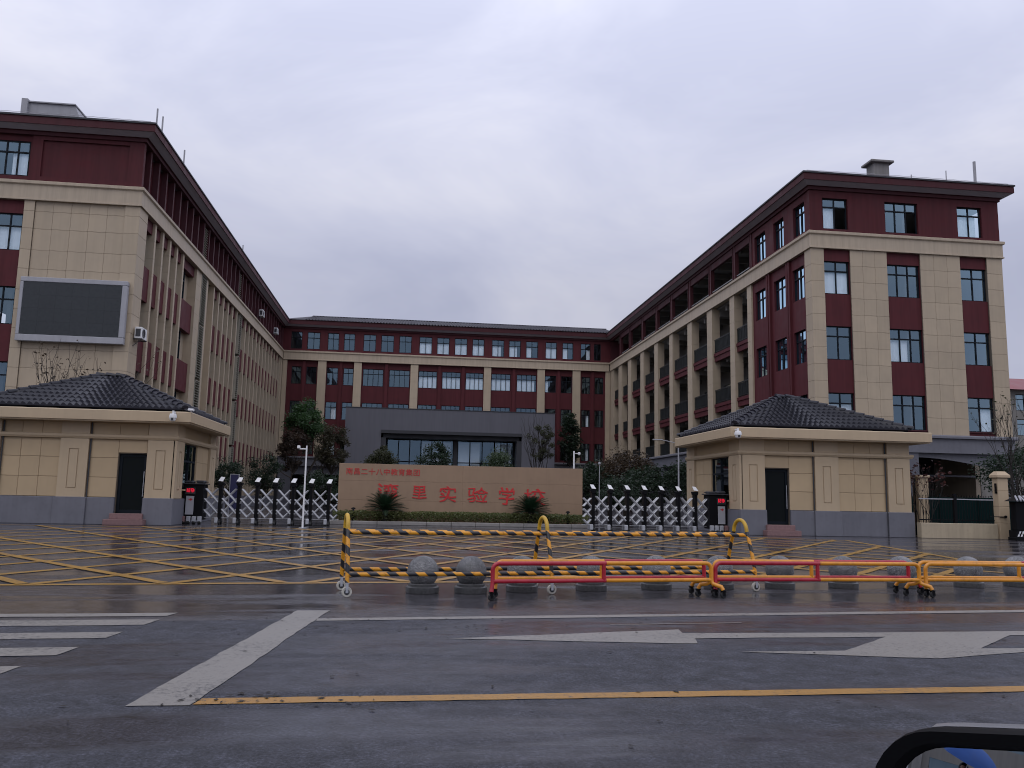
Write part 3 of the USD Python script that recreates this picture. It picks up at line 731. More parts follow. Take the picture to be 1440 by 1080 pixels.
# ---- left wing: walls run along x = -14.5 (facing the court) and y = 43.5 (facing the street)
XL, YL = -14.5, 43.5
L = thing('school_wing', 'red and cream left wing of the school with upright stone fins and louvres', 'school building', (-20, 60, 0))
OF, UF, NF = (XL, YL, 0), (-1, 0, 0), (0, -1, 0)                 # u grows to the left
OS, US, NS = (XL, YL, 0), (0, 1, 0), (1, 0, 0)
lz = [BAND, 6.2, 7.2, 8.2, 9.2, 10.2, 11.2, 12.3, 13.3, 14.42, 15.35, CB]
core = MB(OF, UF, NF)
for a, b, k, n in ((0.0, 0.75, 1, 0.0), (0.75, 5.18, 5, -0.08), (5.18, 5.7, 1, 0.0), (7.65, 10.5, 3, 0.0)):
    core.box(a + 0.012, b - 0.012, -0.34, n - 0.035, BAND, CB - 0.005)
    panels(L, OF, UF, NF, a, b, k, lz, n)
core.box(0.036, 0.4, -1.28, -0.341, BAND, CB - 0.005)
part(L, 'stone_backing', core, M['grout'])
panels(L, OS, US, NS, 0.0, 1.3, 1, lz, 0.0)
holes = [(5.72, 7.62, z0, z1) for z0, z1 in ROWS]
part(L, 'red_wall', wall(MB(OF, UF, NF), 5.7, 7.65, BAND, CB, -0.34, -0.12, holes), M['red_wall'])
for i, (a, b, z0, z1) in enumerate(holes):
    window(L, OF, UF, NF, a + 0.03, b - 0.03, z0, z1, -0.2, 3, 0.66, curtain=(0, 0.7, 0.66) if i == 2 else None)
up = wall(MB(OF, UF, NF), 0.05, 10.5, CT - 0.1, 19.5, -0.30, -0.13, [(5.72, 7.5, TOP[0] + 0.1, 19.1)])
up.box(0.05, 0.80, -0.13, -0.03, CT - 0.1, 19.5).box(5.1, 5.6, -0.13, -0.03, CT - 0.1, 19.5).box(0.8, 5.1, -0.13, -0.03, 19.2, 19.5).box(0.8, 5.1, -0.13, -0.03, CT - 0.1, CT + 0.3)
part(L, 'upper_wall', up, M['red_wall'])
window(L, OF, UF, NF, 5.75, 7.47, TOP[0] + 0.1, 19.1, -0.17, 3, 0.68, curtain=(0.0, 0.5, 0.66))
WALL = -0.62
holes, wl = [], []
fins, louv, redp = [], [], []
for k in range(5):
    fins.append(3.05 + 1.43 * k)
for k in range(6):
    fins.append(16.95 + 1.6 * k)
for k in range(12):
    fins.append(28.6 + 1.72 * k)
LB = 0.95
LROWS = [(1.75, 3.6)] + ROWS
for a in fins:
    part(L, 'stone_fin', grooved(MB(OS, US, NS), a - 0.27, a, WALL, -0.04, LB, CB - 0.005, 0.97), M['stone'])
gaps = [(1.32, 2.78)] + [(a, b - 0.27) for a, b in zip(fins, fins[1:]) if b - a < 1.9] + [(26.9, 28.3)]
for a, b in gaps:
    for z0, z1 in LROWS:
        holes.append((a + 0.1, b - 0.05, z0, z1))
holes += [(9.35, 10.65, z0, z1) for z0, z1 in LROWS]
part(L, 'side_wall', wall(MB(OS, US, NS), 0.5, 49.4, LB, CB, WALL - 0.2, WALL, holes), M['stone_trim'])
for a, b, z0, z1 in holes[:-4]:
    window(L, OS, US, NS, a, b, z0, z1, WALL - 0.05, 2 if b - a < 1.6 else 3, 0.7)
for a, b in gaps:
    for z0, z1 in ((7.52, 9.38), (11.38, 13.23), (15.22, CB - 0.01), (3.62, 5.48)):
        part(L, 'spandrel', MB(OS, US, NS).box(a + 0.02, b - 0.02, WALL, WALL + 0.44, z0, z1), M['red_wall'])
for z0, z1 in LROWS:
    window(L, OS, US, NS, 9.38, 10.62, z0, z1, WALL + 0.18, 2, 0.7, deep=0.2)
for z0, z1 in ((7.55, 9.45), (11.42, 13.3), (15.25, CB - 0.01), (3.62, 5.48)):
    part(L, 'spandrel', MB(OS, US, NS).cbox(9.2, 11.9, WALL, -0.22, z0, z1, 0.01), M['red_wall'])
part(L, 'stone_pier', grooved(MB(OS, US, NS), 11.95, 13.25, WALL, -0.06, LB, CB - 0.005), M['stone'])
for a, b in ((13.3, 14.55), (25.85, 26.75)):
    for z0, z1 in ((LB, 4.9), (5.05, 8.65), (8.8, 12.4), (12.55, CB - 0.01)):
        part(L, 'louvre', slats(MB(OS, US, NS).box(a, a + 0.05, WALL, -0.02, z0, z1).box(b - 0.05, b, WALL, -0.02, z0, z1).box(a, b, WALL + 0.001, WALL + 0.05, z0, z1).box(a, b, WALL, -0.02, z1 - 0.05, z1), a + 0.05, b - 0.05, -0.22, -0.03, z0, z1), M['louvre'])
part(L, 'stone_pier', grooved(MB(OS, US, NS), 14.6, 15.05, WALL, -0.05, LB, CB - 0.005), M['stone'])
part(L, 'stone_pier', grooved(MB(OS, US, NS), 47.9, 49.2, WALL, -0.0, LB, CB - 0.005), M['stone'])
# top storey of the side: thin red posts with windows between them
up_holes, posts = [], []
u = 1.3
while u < 48:
    posts.append(u)
    if not (13.2 < u < 14.3 or 25.2 < u < 26.4):
        up_holes.append((u + 0.28, u + 1.25, TOP[0], 19.15))
    u += 1.47
part(L, 'upper_side_wall', wall(MB(OS, US, NS), 0.301, 49.2, CT - 0.1, 19.42, -0.62, -0.40, up_holes), M['red_wall'])
for a in posts:
    part(L, 'upper_fin', MB(OS, US, NS).box(a - 0.10, a + 0.10, -0.399, -0.06, CT - 0.05, 19.42), M['red_dark'])
for i, (a, b, z0, z1) in enumerate(up_holes):
    window(L, OS, US, NS, a, b, z0, z1, -0.46, 2, 0.7, curtain=(0, 1, 0.7) if i == 5 else None)
for a, b in ((13.45, 14.4), (25.4, 26.3)):
    part(L, 'louvre', slats(MB(OS, US, NS).box(a, b, -0.40, -0.36, CT, 19.4), a, b, -0.35, -0.14, CT, 19.3), M['louvre'])
for zf in (4.6, 8.3, 12.15, 16.0, 19.75):
    part(L, 'floor_slab', MB(OS, US, NS).box(0.4, 49.4, -11.0, -0.85, zf - 0.2, zf), M['interior'])
part(L, 'partition', MB(OS, US, NS).box(0.4, 49.4, -6.2, -6.0, 0, 19.6).box(8.55, 8.75, -6.0, -0.83, 0, 19.6).box(0.4, 0.5, -10.4, -5.2, 0, 4), M['interior_dark'])
part(L, 'end_wall', MB(OS, US, NS).box(48.2, 49.3, -0.9, -0.05, CT - 0.02, 19.42), M['red_dark'])
part(L, 'cornice', MB().sweep([(XL, YC), (XL, YL), (-25, YL)], [(-o, z) for o, z in CORNICE]), M['stone_trim'])
part(L, 'eave', MB().sweep([(XL, YC), (XL, YL), (-25, YL)], [(-o, z) for o, z in EAVE]), M['red_dark'])
part(L, 'soffit', MB().sweep([(XL, YC), (XL, YL), (-25, YL)], [(-o, z) for o, z in SOFFIT]), M['soffit'])
part(L, 'eave_lip', MB().sweep([(XL, YC), (XL, YL), (-25, YL)], [(-o, z) for o, z in EAVE_LIP]), M['grey_dark'])
part(L, 'roof', MB().mesh([(XL - 0.2, YL + 0.2, 20.5), (-25, YL + 0.2, 20.5), (-20, 49, 21.5), (-20, 98, 21.6), (XL - 0.2, 98, 20.5), (-25, 49, 21.5)], [[0, 1, 5], [0, 5, 2], [0, 2, 3], [0, 3, 4]]), M['roof_far'])
part(L, 'base_band', MB().sweep([(XL, YL), (-25, YL)], [(-o, z) for o, z in [(-0.8, 4.22), (0.06, 4.22), (0.06, 5.02), (0.22, 5.06), (0.22, 5.17), (0.16, 5.245), (-0.8, 5.245)]]), M['grey_plinth'])
part(L, 'plinth', MB(OS, US, NS).box(0.0, 49.4, -0.85, 0.05, 0, LB - 0.005), M['grey_plinth'])
part(L, 'ground_wall', MB(OF, UF, NF).box(0.01, 10.5, -0.3, -0.02, LB, 4.22), M['grey_block'])
part(L, 'roof_box', MB().mesh([(-21.9, 46.5, 20.6), (-18.6, 46.5, 20.6), (-19.45, 46.5, 22.55), (-21.9, 46.5, 22.55), (-21.9, 48.5, 20.6), (-18.6, 48.5, 20.6), (-19.45, 48.5, 22.55), (-21.9, 48.5, 22.55)], BOXF).box(-22.2, -21.88, 46.3, 48.6, 20.6, 22.7).box(-21.88, -19.4, 46.4, 48.55, 22.551, 22.62), M['zinc'])
for x, y, h in ((-13.98, 43.3, 21.25), (-13.9, 44.0, 21.15), (-13.95, 48.5, 21.2), (-13.95, 66, 20.8)):
    part(L, 'lightning_rod', MB().tube([(x, y, 20.25), (x, y, h)], 0.045, 8), M['zinc'])
part(L, 'roof_wire', MB().tube([(-22, 43.2, 20.5), (-18, 43.2, 20.52), (-14.2, 43.1, 20.42)], 0.012, 5), M['zinc'])

# ---- the building across the back of the court
C = thing('school_main_block', 'long red main block with a dark tiled roof across the court', 'school building', (4, 95, 0))
OC, UC, NC = (0, YC, 0), (1, 0, 0), (0, -1, 0)
pier_x = [(-10.65, -9.74), (-6.7, -5.85), (-0.42, 0.43), (7.86, 8.67), (14.01, 14.87), (18.11, 19.01)]
for a, b in pier_x + [(-14.45, -14.0), (21.97, 22.49)]:
    part(C, 'stone_pillar', grooved(MB(OC, UC, NC), a, b, -0.30, 0.0, BAND, CB - 0.005), M['stone'])
low_w = [(-13.5, -12.45), (-11.9, -10.8), (-9.66, -8.45), (-7.86, -6.75), (-5.71, -3.43), (-2.79, -0.5), (0.48, 2.56), (3.14, 5.23), (5.80, 7.82), (8.74, 10.95), (11.65, 13.93), (14.93, 16.2), (16.8, 18.06), (19.2, 20.2), (20.75, 21.75)]
top_w = [(-13.7, -12.5), (-11.94, -10.55), (-9.71, -8.48), (-7.93, -6.72), (-5.78, -4.4), (-3.81, -2.4), (-1.79, -0.42), (0.46, 1.88), (2.46, 3.85), (4.45, 5.88), (6.47, 7.83), (8.72, 10.1), (10.68, 12.02), (12.65, 14.02), (14.91, 16.22), (16.89, 18.14), (19.03, 20.18), (20.6, 21.4)]
holes = [(a, b, z0, z1) for a, b in low_w for z0, z1 in ROWS]
part(C, 'red_wall', wall(MB(OC, UC, NC), -15.4, 23.4, BAND, CB, -0.55, -0.28, holes), M['red_wall'])
part(C, 'upper_wall', wall(MB(OC, UC, NC), -15.4, 23.4, CT - 0.1, 19.42, -0.32, -0.06, [(a, b, TOP[0] + 0.03, 19.08) for a, b in top_w]), M['red_wall'])
for a, b in ((-12.3, -12.0), (-8.3, -8.0), (-3.28, -2.94), (2.68, 3.02), (5.35, 5.69), (11.13, 11.47), (16.35, 16.65), (20.32, 20.62)):
    part(C, 'red_post', MB(OC, UC, NC).box(a, b, -0.279, -0.12, BAND, CB - 0.005), M['red_wall'])
for i, (a, b) in enumerate(low_w):
    for r, (z0, z1) in enumerate(ROWS):
        cv = None
        if 6 <= i <= 9:
            cv = (0, 1, 0.68)
        elif i == 10:
            cv = (0.0, 0.9, 0.68)
        elif i in (11,):
            cv = [(0, 0.3, 0.68), (0, 0.3, 0.6), (0.0, 0.3, 0.68)][r]
        elif i in (12, 13) and r < 2:
            cv = (0.55, 0.85, 0.68)
        elif i == 2 and r < 2:
            cv = (0.5, 1, 0.68)
        window(C, OC, UC, NC, a, b, z0, z1, -0.36, 2 if b - a < 1.4 else 4, 0.70, curtain=cv)
for i, (a, b) in enumerate(top_w):
    cv = {7: (0, 1, 0.68), 8: (0, 1, 0.68), 9: (0, 1, 0.66), 10: (0, 1, 0.68), 11: (0, 0.75, 0.66), 12: (0.0, 0.7, 0.7), 13: (0, 0.45, 0.62), 14: (0, 1, 0.7), 15: (0.05, 0.55, 0.68), 16: (0.6, 1, 0.62), 6: None}.get(i)
    window(C, OC, UC, NC, a, b, TOP[0] + 0.03, 19.08, -0.14, 2, 0.66, curtain=cv)
for zf in (4.6, 8.3, 12.15, 16.0, 19.75):
    part(C, 'floor_slab', MB(OC, UC, NC).box(-14.3, 22.3, -11.0, -0.56, zf - 0.2, zf), M['interior'])
part(C, 'partition', MB(OC, UC, NC).box(-15.2, 34.0, -5.2, -5.0, 0, 20.2).box(-15.2, -15.0, -5.0, -0.56, 0, 19.6), M['interior'])
part(C, 'cornice', MB().sweep([(22.35, YC), (-14.4, YC)], [(-o, z) for o, z in CORNICE]), M['stone_trim'])
part(C, 'eave', MB().sweep([(23.5, YC), (-16, YC)], [(-o, z) for o, z in EAVE]), M['red_dark'])
part(C, 'soffit', MB().sweep([(23.5, YC), (-16, YC)], [(-o, z) for o, z in SOFFIT]), M['soffit'])
rf = MB()
for x in np.arange(-12.2, 22.6, 0.34):
    top_y = 98.2
    z = lambda y: 20.33 + (y - 91.75) * 0.275
    rf.mesh([(x, 91.75, z(91.75)), (x + 0.18, 91.75, z(91.75)), (x + 0.18, top_y, z(top_y)), (x, top_y, z(top_y)), (x + 0.09, 91.75, z(91.75) + 0.09), (x + 0.09, top_y, z(top_y) + 0.09)], [[0, 4, 5], [0, 5, 3], [4, 1, 2], [4, 2, 5], [0, 1, 4]])
rt = part(C, 'roof', MB().mesh([(-14.6, 91.7, 20.30), (23.4, 91.7, 20.30), (23.4, 98.2, 22.09), (-12.2, 98.2, 22.09), (-14.5, 91.7, 20.30), (23.4, 104.0, 20.30), (-11.0, 104, 20.3)], [[0, 1, 2], [0, 2, 3], [3, 2, 5], [3, 5, 6]]), M['roof_far'])
part(rt, 'roof_tile_rolls', rf, M['roof_far'], kind='stuff')
part(rt, 'ridge', MB().box(-12.2, 23.4, 98.1, 98.4, 22.05, 22.17), M['roof_far'])
part(C, 'base_band', MB().sweep([(22.3, YC), (-14.4, YC)], [(-o, z) for o, z in [(-0.5, 4.22), (0.06, 4.22), (0.06, 5.02), (0.22, 5.06), (0.22, 5.17), (0.16, 5.245), (-0.5, 5.245)]]), M['grey_plinth'])
part(C, 'ground_wall', wall(MB(OC, UC, NC), -14.4, 22.3, 0, 4.22, -0.7, -0.3, [(a, b, 0.0, 3.3) for a, b in ((-13, -10.9), (-9.4, -7.2), (15.4, 17.6), (19.2, 21.4))]), M['grey_block'])

# ---- grey entrance hall in front of it
E_ = thing('entrance_hall', 'grey stone entrance hall with a deep glazed portal', 'entrance', (4, 88, 0))
OE = (0, 84.0, 0)
part(E_, 'wall', wall(MB(OE, UC, NC), -6.7, 14.63, 0, 9.92, -1.6, 0, [(-3.1, 11.2, 0, 7.74)]), M['grey_block'])
part(E_, 'side_wall', MB(OE, UC, NC).box(-6.7, -6.2, -8.3, -1.601, 0, 9.92).box(14.13, 14.63, -8.3, -1.601, 0, 9.92).box(-6.19, 14.12, -8.3, -1.601, 9.4, 9.7), M['grey_block'])
part(E_, 'coping', MB(OE, UC, NC).box(-6.74, 14.67, -1.64, 0.04, 9.921, 10.0), M['grey_dark'])
part(E_, 'portal_frame', MB(OE, UC, NC).box(-3.099, 11.199, -1.59, 0.22, 7.42, 7.739).box(-2.9, 11.0, -2.1, -0.35, 7.0, 7.419).box(-3.099, -2.6, -1.59, -0.1, 0, 7.0).box(10.7, 11.199, -1.59, -0.1, 0, 7.0), M['grey_dark'])
gl = [(-2.5, 0.95), (0.95, 4.3), (4.75, 8.6), (8.6, 10.6)]
for i, (a, b) in enumerate(gl):
    f = MB(OE, UC, NC)
    for u in np.linspace(a, b, 4):
        f.box(u - 0.05, u + 0.05, -2.1, -1.95, 0, 7.0)
    for z in (0.05, 2.4, 4.7, 6.95):
        f.box(a, b, -2.09, -1.96, z - 0.05, z + 0.05)
    w = part(E_, 'glass_wall', f, M['window_frame'])
    us = np.linspace(a, b, 4)
    for u0, u1 in zip(us, us[1:]):
        for z0, z1 in ((0.05, 2.4), (2.4, 4.7), (4.7, 6.95)):
            part(w, 'pane', MB(OE, UC, NC).quad((u0 + .05, -2.02, z0), (u1 - .05, -2.02, z0), (u1 - .05, -2.02, z1), (u0 + .05, -2.02, z1)), M['pane'])
    if i in (1, 2, 3):
        part(w, 'curtain', MB(OE, UC, NC).box(a + (0.1 if i != 2 else 0.1), b - (0.2 if i != 2 else 1.5), -2.4, -2.38, 2.0, 6.8), M['curtain'])
part(E_, 'column', MB(OE, UC, NC).box(4.32, 4.73, -2.2, -1.8, 0, 7.0), M['grey_dark'])
part(E_, 'back_wall', MB(OE, UC, NC).box(-6.1, 14.0, -7.9, -7.7, 0, 9.3).box(-6.1, 14.0, -7.7, -2.2, 7.2, 7.3), M['interior'])
part(E_, 'steps', MB(OE, UC, NC).box(-3.0, 11.1, 0.01, 1.4, 0, 0.15).box(-3.0, 11.1, 0.01, 1.0, 0.15, 0.3).box(-3.0, 11.1, -1.9, 0.6, 0.3, 0.45), M['kerb'])

# ---- block beyond the right wing
D = thing('distant_building', 'distant building with a red pitched roof beyond the right wing', 'building', (64, 82, 0))
hol = [(u, u + 2.0, z, z + 1.7) for u in (1.0, 4.0, 7.0, 10.0) for z in (1.2, 5.0, 8.6, 11.2)]
part(D, 'wall', wall(MB((58, 78, 0), (1, 0, 0), (0, -1, 0)), 0, 14, 0, 13.3, -0.3, 0, hol).box(0, 14, -10, -0.301, 13.0, 13.3).box(0, 0.3, -10, -0.301, 0, 13).box(0, 14, -0.7, -0.6, 0, 13), M['far_wall'])
part(D, 'roof', MB().mesh([(57.2, 77.2, 13.3), (73, 77.2, 13.3), (72, 82, 15.2), (58.5, 82, 15.2), (57.2, 88, 13.3), (73, 88, 13.3)], [[0, 1, 2], [0, 2, 3], [0, 3, 4], [4, 3, 2], [4, 2, 5], [0, 4, 5], [0, 5, 1]]), M['far_roof'])
for a, b, z0, z1 in hol:
    window(D, (58, 78, 0), (1, 0, 0), (0, -1, 0), a, b, z0, z1, -0.12, 2, 0.7)
part(D, 'balcony', MB((58, 78, 0), (1, 0, 0), (0, -1, 0)).box(0.2, 13.8, 0.001, 0.9, 7.2, 7.5), M['far_wall'])

# ---- electronic screen and air conditioners on the left wing
S = thing('display_screen', 'large switched-off display screen in a silver frame on the left wing', 'screen', (-17.1, 43.3, 8.5))
part(S, 'housing', MB().box(-19.7, -14.85, 43.28, 43.46, 8.7, 11.6), M['zinc'])
fr = MB()
fr.cbox(-19.86, -14.70, 43.18, 43.47, 11.56, 11.80, 0.02).cbox(-19.86, -14.70, 43.18, 43.47, 8.52, 8.85, 0.02).cbox(-19.86, -19.70, 43.18, 43.47, 8.855, 11.555, 0.02).cbox(-14.95, -14.70, 43.18, 43.47, 8.855, 11.555, 0.02)
part(S, 'frame', fr, M['zinc'])
for i in range(6):
    for j in range(4):
        w, h = 4.75 / 6, 2.70 / 4
        x0, z0 = -19.70 + i * w, 8.855 + j * h
        part(S, 'screen_module', MB().box(x0 + 0.0015, x0 + w - 0.0015, 43.21 + rng.uniform(0, 0.003), 43.27, z0 + 0.0015, z0 + h - 0.0015), M['screen_glass'])


def air_con(x, y, z, label):
    t = thing('air_conditioner', label, 'air conditioner', (x, y, z), group='air conditioners on the left wing')
    part(t, 'case', MB().cbox(x, x + 0.36, y - 0.42, y + 0.42, z, z + 0.6, 0.02), M['white_plastic'])
    g = MB()
    for k in range(7):
        g.lathe([(0.05 + k * 0.03, x + 0.36), (0.05 + k * 0.03, x + 0.375), (0.058 + k * 0.03, x + 0.375), (0.058 + k * 0.03, x + 0.36)], (0, y - 0.1, z + 0.3), 18, 'u')
    part(t, 'fan_grille', g, M['grey_dark'])
    g2 = MB().box(x + 0.06, x + 0.30, y - 0.435, y - 0.421, z + 0.1, z + 0.5)
    part(t, 'side_vent', g2, M['grey_dark'])
    part(t, 'bracket', MB().box(x - 0.1, x + 0.4, y - 0.35, y - 0.31, z - 0.05, z).box(x - 0.1, x + 0.4, y + 0.31, y + 0.35, z - 0.05, z).tube([(x + 0.36, y - 0.33, z - 0.03), (x - 0.08, y - 0.33, z - 0.4)], 0.015, 6), M['grey_dark'])


air_con(-14.42, 44.35, 9.0, 'white air conditioner on the left wing beside the display screen')
air_con(-14.30, 76.6, 17.25, 'white air conditioner on the cornice, nearer of the two up there')
air_con(-14.30, 84.9, 17.25, 'white air conditioner on the cornice, farther of the two up there')


# ------------------------------------------------------------------ gatehouses
def gatehouse(cx, y, s, label, xin=0.30):
    """cx: centre along the street; the door side is towards the gate (s = 1: gate to the left)."""
    t = thing('gatehouse', label, 'gatehouse', (cx, y + 3, 0), group='gatehouses either side of the gate')
    O, U, N = (cx, y, 0), (s, 0, 0), (0, -1, 0)
    OI, UI, NI = (cx - s * 3.43, y, 0), (0, 1, 0), (-s, 0, 0)          # inner side wall, u = depth
    OX, UX, NX = (cx + s * 3.43, y, 0), (0, 1, 0), (s, 0, 0)
    W, DP = 3.43, 6.0
    door = (-2.47, -1.50, 0.4, 2.52)
    f = lambda: MB(O, U, N)
    core = wall(f(), -W + 0.02, W - 0.02, 0.96, 3.62, -0.25, -0.035, [door]).box(-W + 0.02, -2.47, -0.25, -0.035, 0.0, 0.96).box(-1.5, W - 0.02, -0.25, -0.035, 0.0, 0.96).box(-2.47, -1.5, -0.25, -0.035, 0, 0.4)
    win = (1.25, 3.15, 1.30, 3.0)
    part(t, 'wall_core', core, M['grout'])
    part(t, 'side_wall', wall(MB(OI, UI, NI), 0.26, DP, 0.0, 3.62, -0.25, -0.035, [win]), M['gate_stone'])
    part(t, 'side_wall', MB(OX, UX, NX).box(0.26, DP, -0.25, -0.0, 0, 3.62), M['gate_stone'])
    part(t, 'rear_wall', MB(O, U, N).box(-W + 0.26, W - 0.26, -DP, -DP + 0.25, 0, 3.62), M['gate_stone'])
    # plinth
    pl = [(-W, -2.47), (-1.5, W)]
    for a, b in pl:
        part(t, 'plinth', f().cbox(a - (0.09 if a == -W else 0), b + (0.09 if b == W else 0), -0.034, 0.09, 0, 0.95, 0.015), M['grey_plinth'])
    for a, b in ((-W - 0.05, -2.5), (-0.52, 0.52), (2.46, W + 0.05)):
        part(t, 'pier_plinth', f().cbox(a - 0.04, b + 0.02, 0.091, 0.16, 0, 0.955, 0.015), M['grey_plinth'])
    part(t, 'plinth', MB(OI, UI, NI).cbox(0.05, DP, -0.034, 0.08, 0, 0.95, 0.015), M['grey_plinth'])
    part(t, 'plinth', MB(OX, UX, NX).cbox(0.05, DP, 0.001, 0.08, 0, 0.95, 0.015), M['grey_plinth'])
    # piers with a sunk rectangle on their faces

    def pier(o, u, n, a, b, front=0.085):
        m = MB(o, u, n)
        c = (a + b) / 2
        m.box(a, b, -0.034, front - 0.028, 0.955, 3.02)
        for u0, u1, z0, z1 in ((a, c - 0.17, 0.955, 3.02), (c + 0.17, b, 0.955, 3.02), (c - 0.17, c + 0.17, 0.955, 1.25), (c - 0.17, c + 0.17, 2.66, 3.02), (c - 0.135, c + 0.135, 1.285, 2.62)):
            m.box(u0, u1, front - 0.028, front, z0, z1)
        part(t, 'pier', m, M['gate_trim'])
        part(t, 'pier_frieze', MB(o, u, n).box(a, b, -0.034, front - 0.01, 3.19, 3.62), M['gate_trim'])

    for a, b in ((-W, -2.5), (-0.48, 0.48), (2.5, W)):
        pier(O, U, N, a, b)
    for a, b in ((-0.085, 0.95), (5.0, DP)):
        pier(OI, UI, NI, a, b)
    zs = [0.96, 1.66, 2.36, 3.02]
    panels(t, O, U, N, -1.49, -0.50, 1, zs, 0.0, 'gate_stone')
    panels(t, O, U, N, -2.47, -1.49, 1, [2.55, 3.02], 0.0, 'gate_stone')
    panels(t, O, U, N, 0.50, 2.48, 3, zs, 0.0, 'gate_stone')
    panels(t, OI, UI, NI, 3.16, 4.98, 2, zs, 0.0, 'gate_stone')
    panels(t, OI, UI, NI, 0.96, 1.24, 1, zs, 0.0, 'gate_stone')
    panels(t, O, U, N, -2.47, -0.5, 2, [3.19, 3.62], -0.005, 'gate_stone')
    panels(t, O, U, N, 0.5, 2.48, 3, [3.19, 3.62], -0.005, 'gate_stone')
    # moulding round the top
    path = [(cx - s * W, y + DP), (cx - s * W, y), (cx + s * W, y), (cx + s * W, y + DP)]
    sg = s
    part(t, 'moulding', MB().sweep(path, [(sg * o, z) for o, z in [(0.0, 3.02), (0.10, 3.03), (0.12, 3.06), (0.15, 3.10), (0.155, 3.17), (0.11, 3.19), (0.0, 3.19)]]), M['gate_trim'])
    part(t, 'eave', MB().sweep(path, [(sg * o, z) for o, z in [(-0.2, 3.62), (0.58, 3.62), (0.58, 3.66), (0.63, 3.67), (0.63, 4.01), (0.60, 4.035), (-0.2, 4.035)]]), M['gate_trim'])
    part(t, 'ceiling', f().box(-W + 0.2, W - 0.2, -DP, -0.2, 3.63, 3.7), M['ceiling'])
    part(t, 'floor', f().box(-W + 0.3, W - 0.3, -DP + 0.3, -0.3, 0.3, 0.4), M['interior'])
    # door, steps, window, downpipes
    d = part(t, 'door', wall(f(), -2.46, -1.51, 0.41, 2.51, -0.2, -0.13, [(-2.36, -1.61, 0.52, 2.42)]), M['window_frame'])
    part(d, 'door_glass', f().box(-2.36, -1.61, -0.18, -0.165, 0.52, 2.42), M['door_glass'])
    part(d, 'handle', f().tube([(-2.40 if s < 0 else -1.58, -0.07, 1.0), (-2.40 if s < 0 else -1.58, -0.07, 1.9)], 0.014, 8).box(-2.41 if s < 0 else -1.59, -2.39 if s < 0 else -1.57, -0.13, -0.07, 1.1, 1.13), M['steel'])
    for z0, z1, n in ((0.0, 0.2, 0.55), (0.201, 0.4, 0.30)):
        part(t, 'step', f().cbox(-2.66 if z0 == 0 else -2.55, -1.32 if z0 == 0 else -1.44, -0.034, n, z0, z1, 0.012), M['granite_red'])
    window(t, OI, UI, NI, win[0], win[1], win[2], win[3], -0.06, 2, 0.62, panemat='pane_dark', sill='gate_trim')
    for u in (0.56, 2.42) if s > 0 else (0.56, 2.42):
        part(t, 'downpipe', f().tube([(u * 1.0 - 1.1 if u < 1 else u, 0.05, 3.6), (u * 1.0 - 1.1 if u < 1 else u, 0.05, 0.96), (u * 1.0 - 1.1 if u < 1 else u, 0.13, 0.9), (u * 1.0 - 1.1 if u < 1 else u, 0.13, 0.05)], 0.024, 8), M['grey_dark'])
    # hipped roof of rolled tiles, laid in overlapping courses
    H0, RISE, ov = 4.14, 1.54, 0.33
    x0, x1, y0, y1 = cx - W - ov, cx + W + xin, y - ov, y + DP + ov
    cx = (x0 + x1) / 2
    run = (y1 - y0) / 2                                         # the ridge is short: the plan is nearly square
    ridge = (x1 - x0) / 2 - run
    course, tile = 0.40, 0.225
    slope = math.hypot(run, RISE)
    nrow = int(slope / course)
    for side in range(4):
        rm = MB()
        for r in range(nrow + 1):
            d0, d1 = r * course / slope * run, min((r + 1.12) * course / slope * run, run)
            if d1 - d0 < 0.05:
                continue
            ext = ((x1 - x0) if side % 2 == 0 else (y1 - y0)) / 2
            half = ext - d0 if side % 2 == 0 else ext - d0
            if side % 2 == 1:
                half = min(half, ext - d0)
            n = max(2, int(round(2 * half / tile * 6)))
            us = np.linspace(-half, half, n + 1)
            ph = us / tile * 2 * PI
            hgt = 0.045 * np.sin(ph) + 0.012 * np.sin(2 * ph + 0.6)
            v = []
            for dd, lift in ((d0, 0.085), (d1, 0.02)):
                # upper edge follows the hip
                uu = us * ((ext - dd) / max(ext - d0, 1e-6))
                zz = H0 + dd / run * RISE + lift + hgt
                v.append(np.column_stack([uu, np.full(len(uu), dd), zz]))
            v.append(np.column_stack([us, np.full(len(us), d0), H0 + d0 / run * RISE - 0.01 + np.zeros(len(us))]))
            v = np.vstack(v)
            if side == 0:
                w = np.column_stack([cx + v[:, 0], y0 + v[:, 1], v[:, 2]])
            elif side == 2:
                w = np.column_stack([cx - v[:, 0], y1 - v[:, 1], v[:, 2]])
            elif side == 1:
                w = np.column_stack([x1 - v[:, 1], (y0 + y1) / 2 + v[:, 0], v[:, 2]])
            else:
                w = np.column_stack([x0 + v[:, 1], (y0 + y1) / 2 - v[:, 0], v[:, 2]])
            k = np.arange(n); m_ = n + 1
            rm.mesh(w, np.vstack([np.stack([k, k + 1, m_ + k + 1], 1), np.stack([k, m_ + k + 1, m_ + k], 1), np.stack([2 * m_ + k, 2 * m_ + k + 1, k + 1], 1), np.stack([2 * m_ + k, k + 1, k], 1)]))
        part(t, 'tile_slope', rm, M['roof_glaze'], smooth=50, kind='stuff')
    part(t, 'eave_board', MB().box(x0 + 0.10, x1 - 0.10, y0 + 0.10, y1 - 0.10, 4.036, H0 - 0.002), M['black_paint'])
    part(t, 'roof_board', MB().mesh([(x0, y0, H0), (x1, y0, H0), (x1, y1, H0), (x0, y1, H0), (cx - ridge, (y0 + y1) / 2, H0 + RISE - 0.03), (cx + ridge, (y0 + y1) / 2, H0 + RISE - 0.03)], [[0, 1, 5], [0, 5, 4], [1, 2, 5], [2, 3, 4], [2, 4, 5], [3, 0, 4]]), M['grey_dark'])
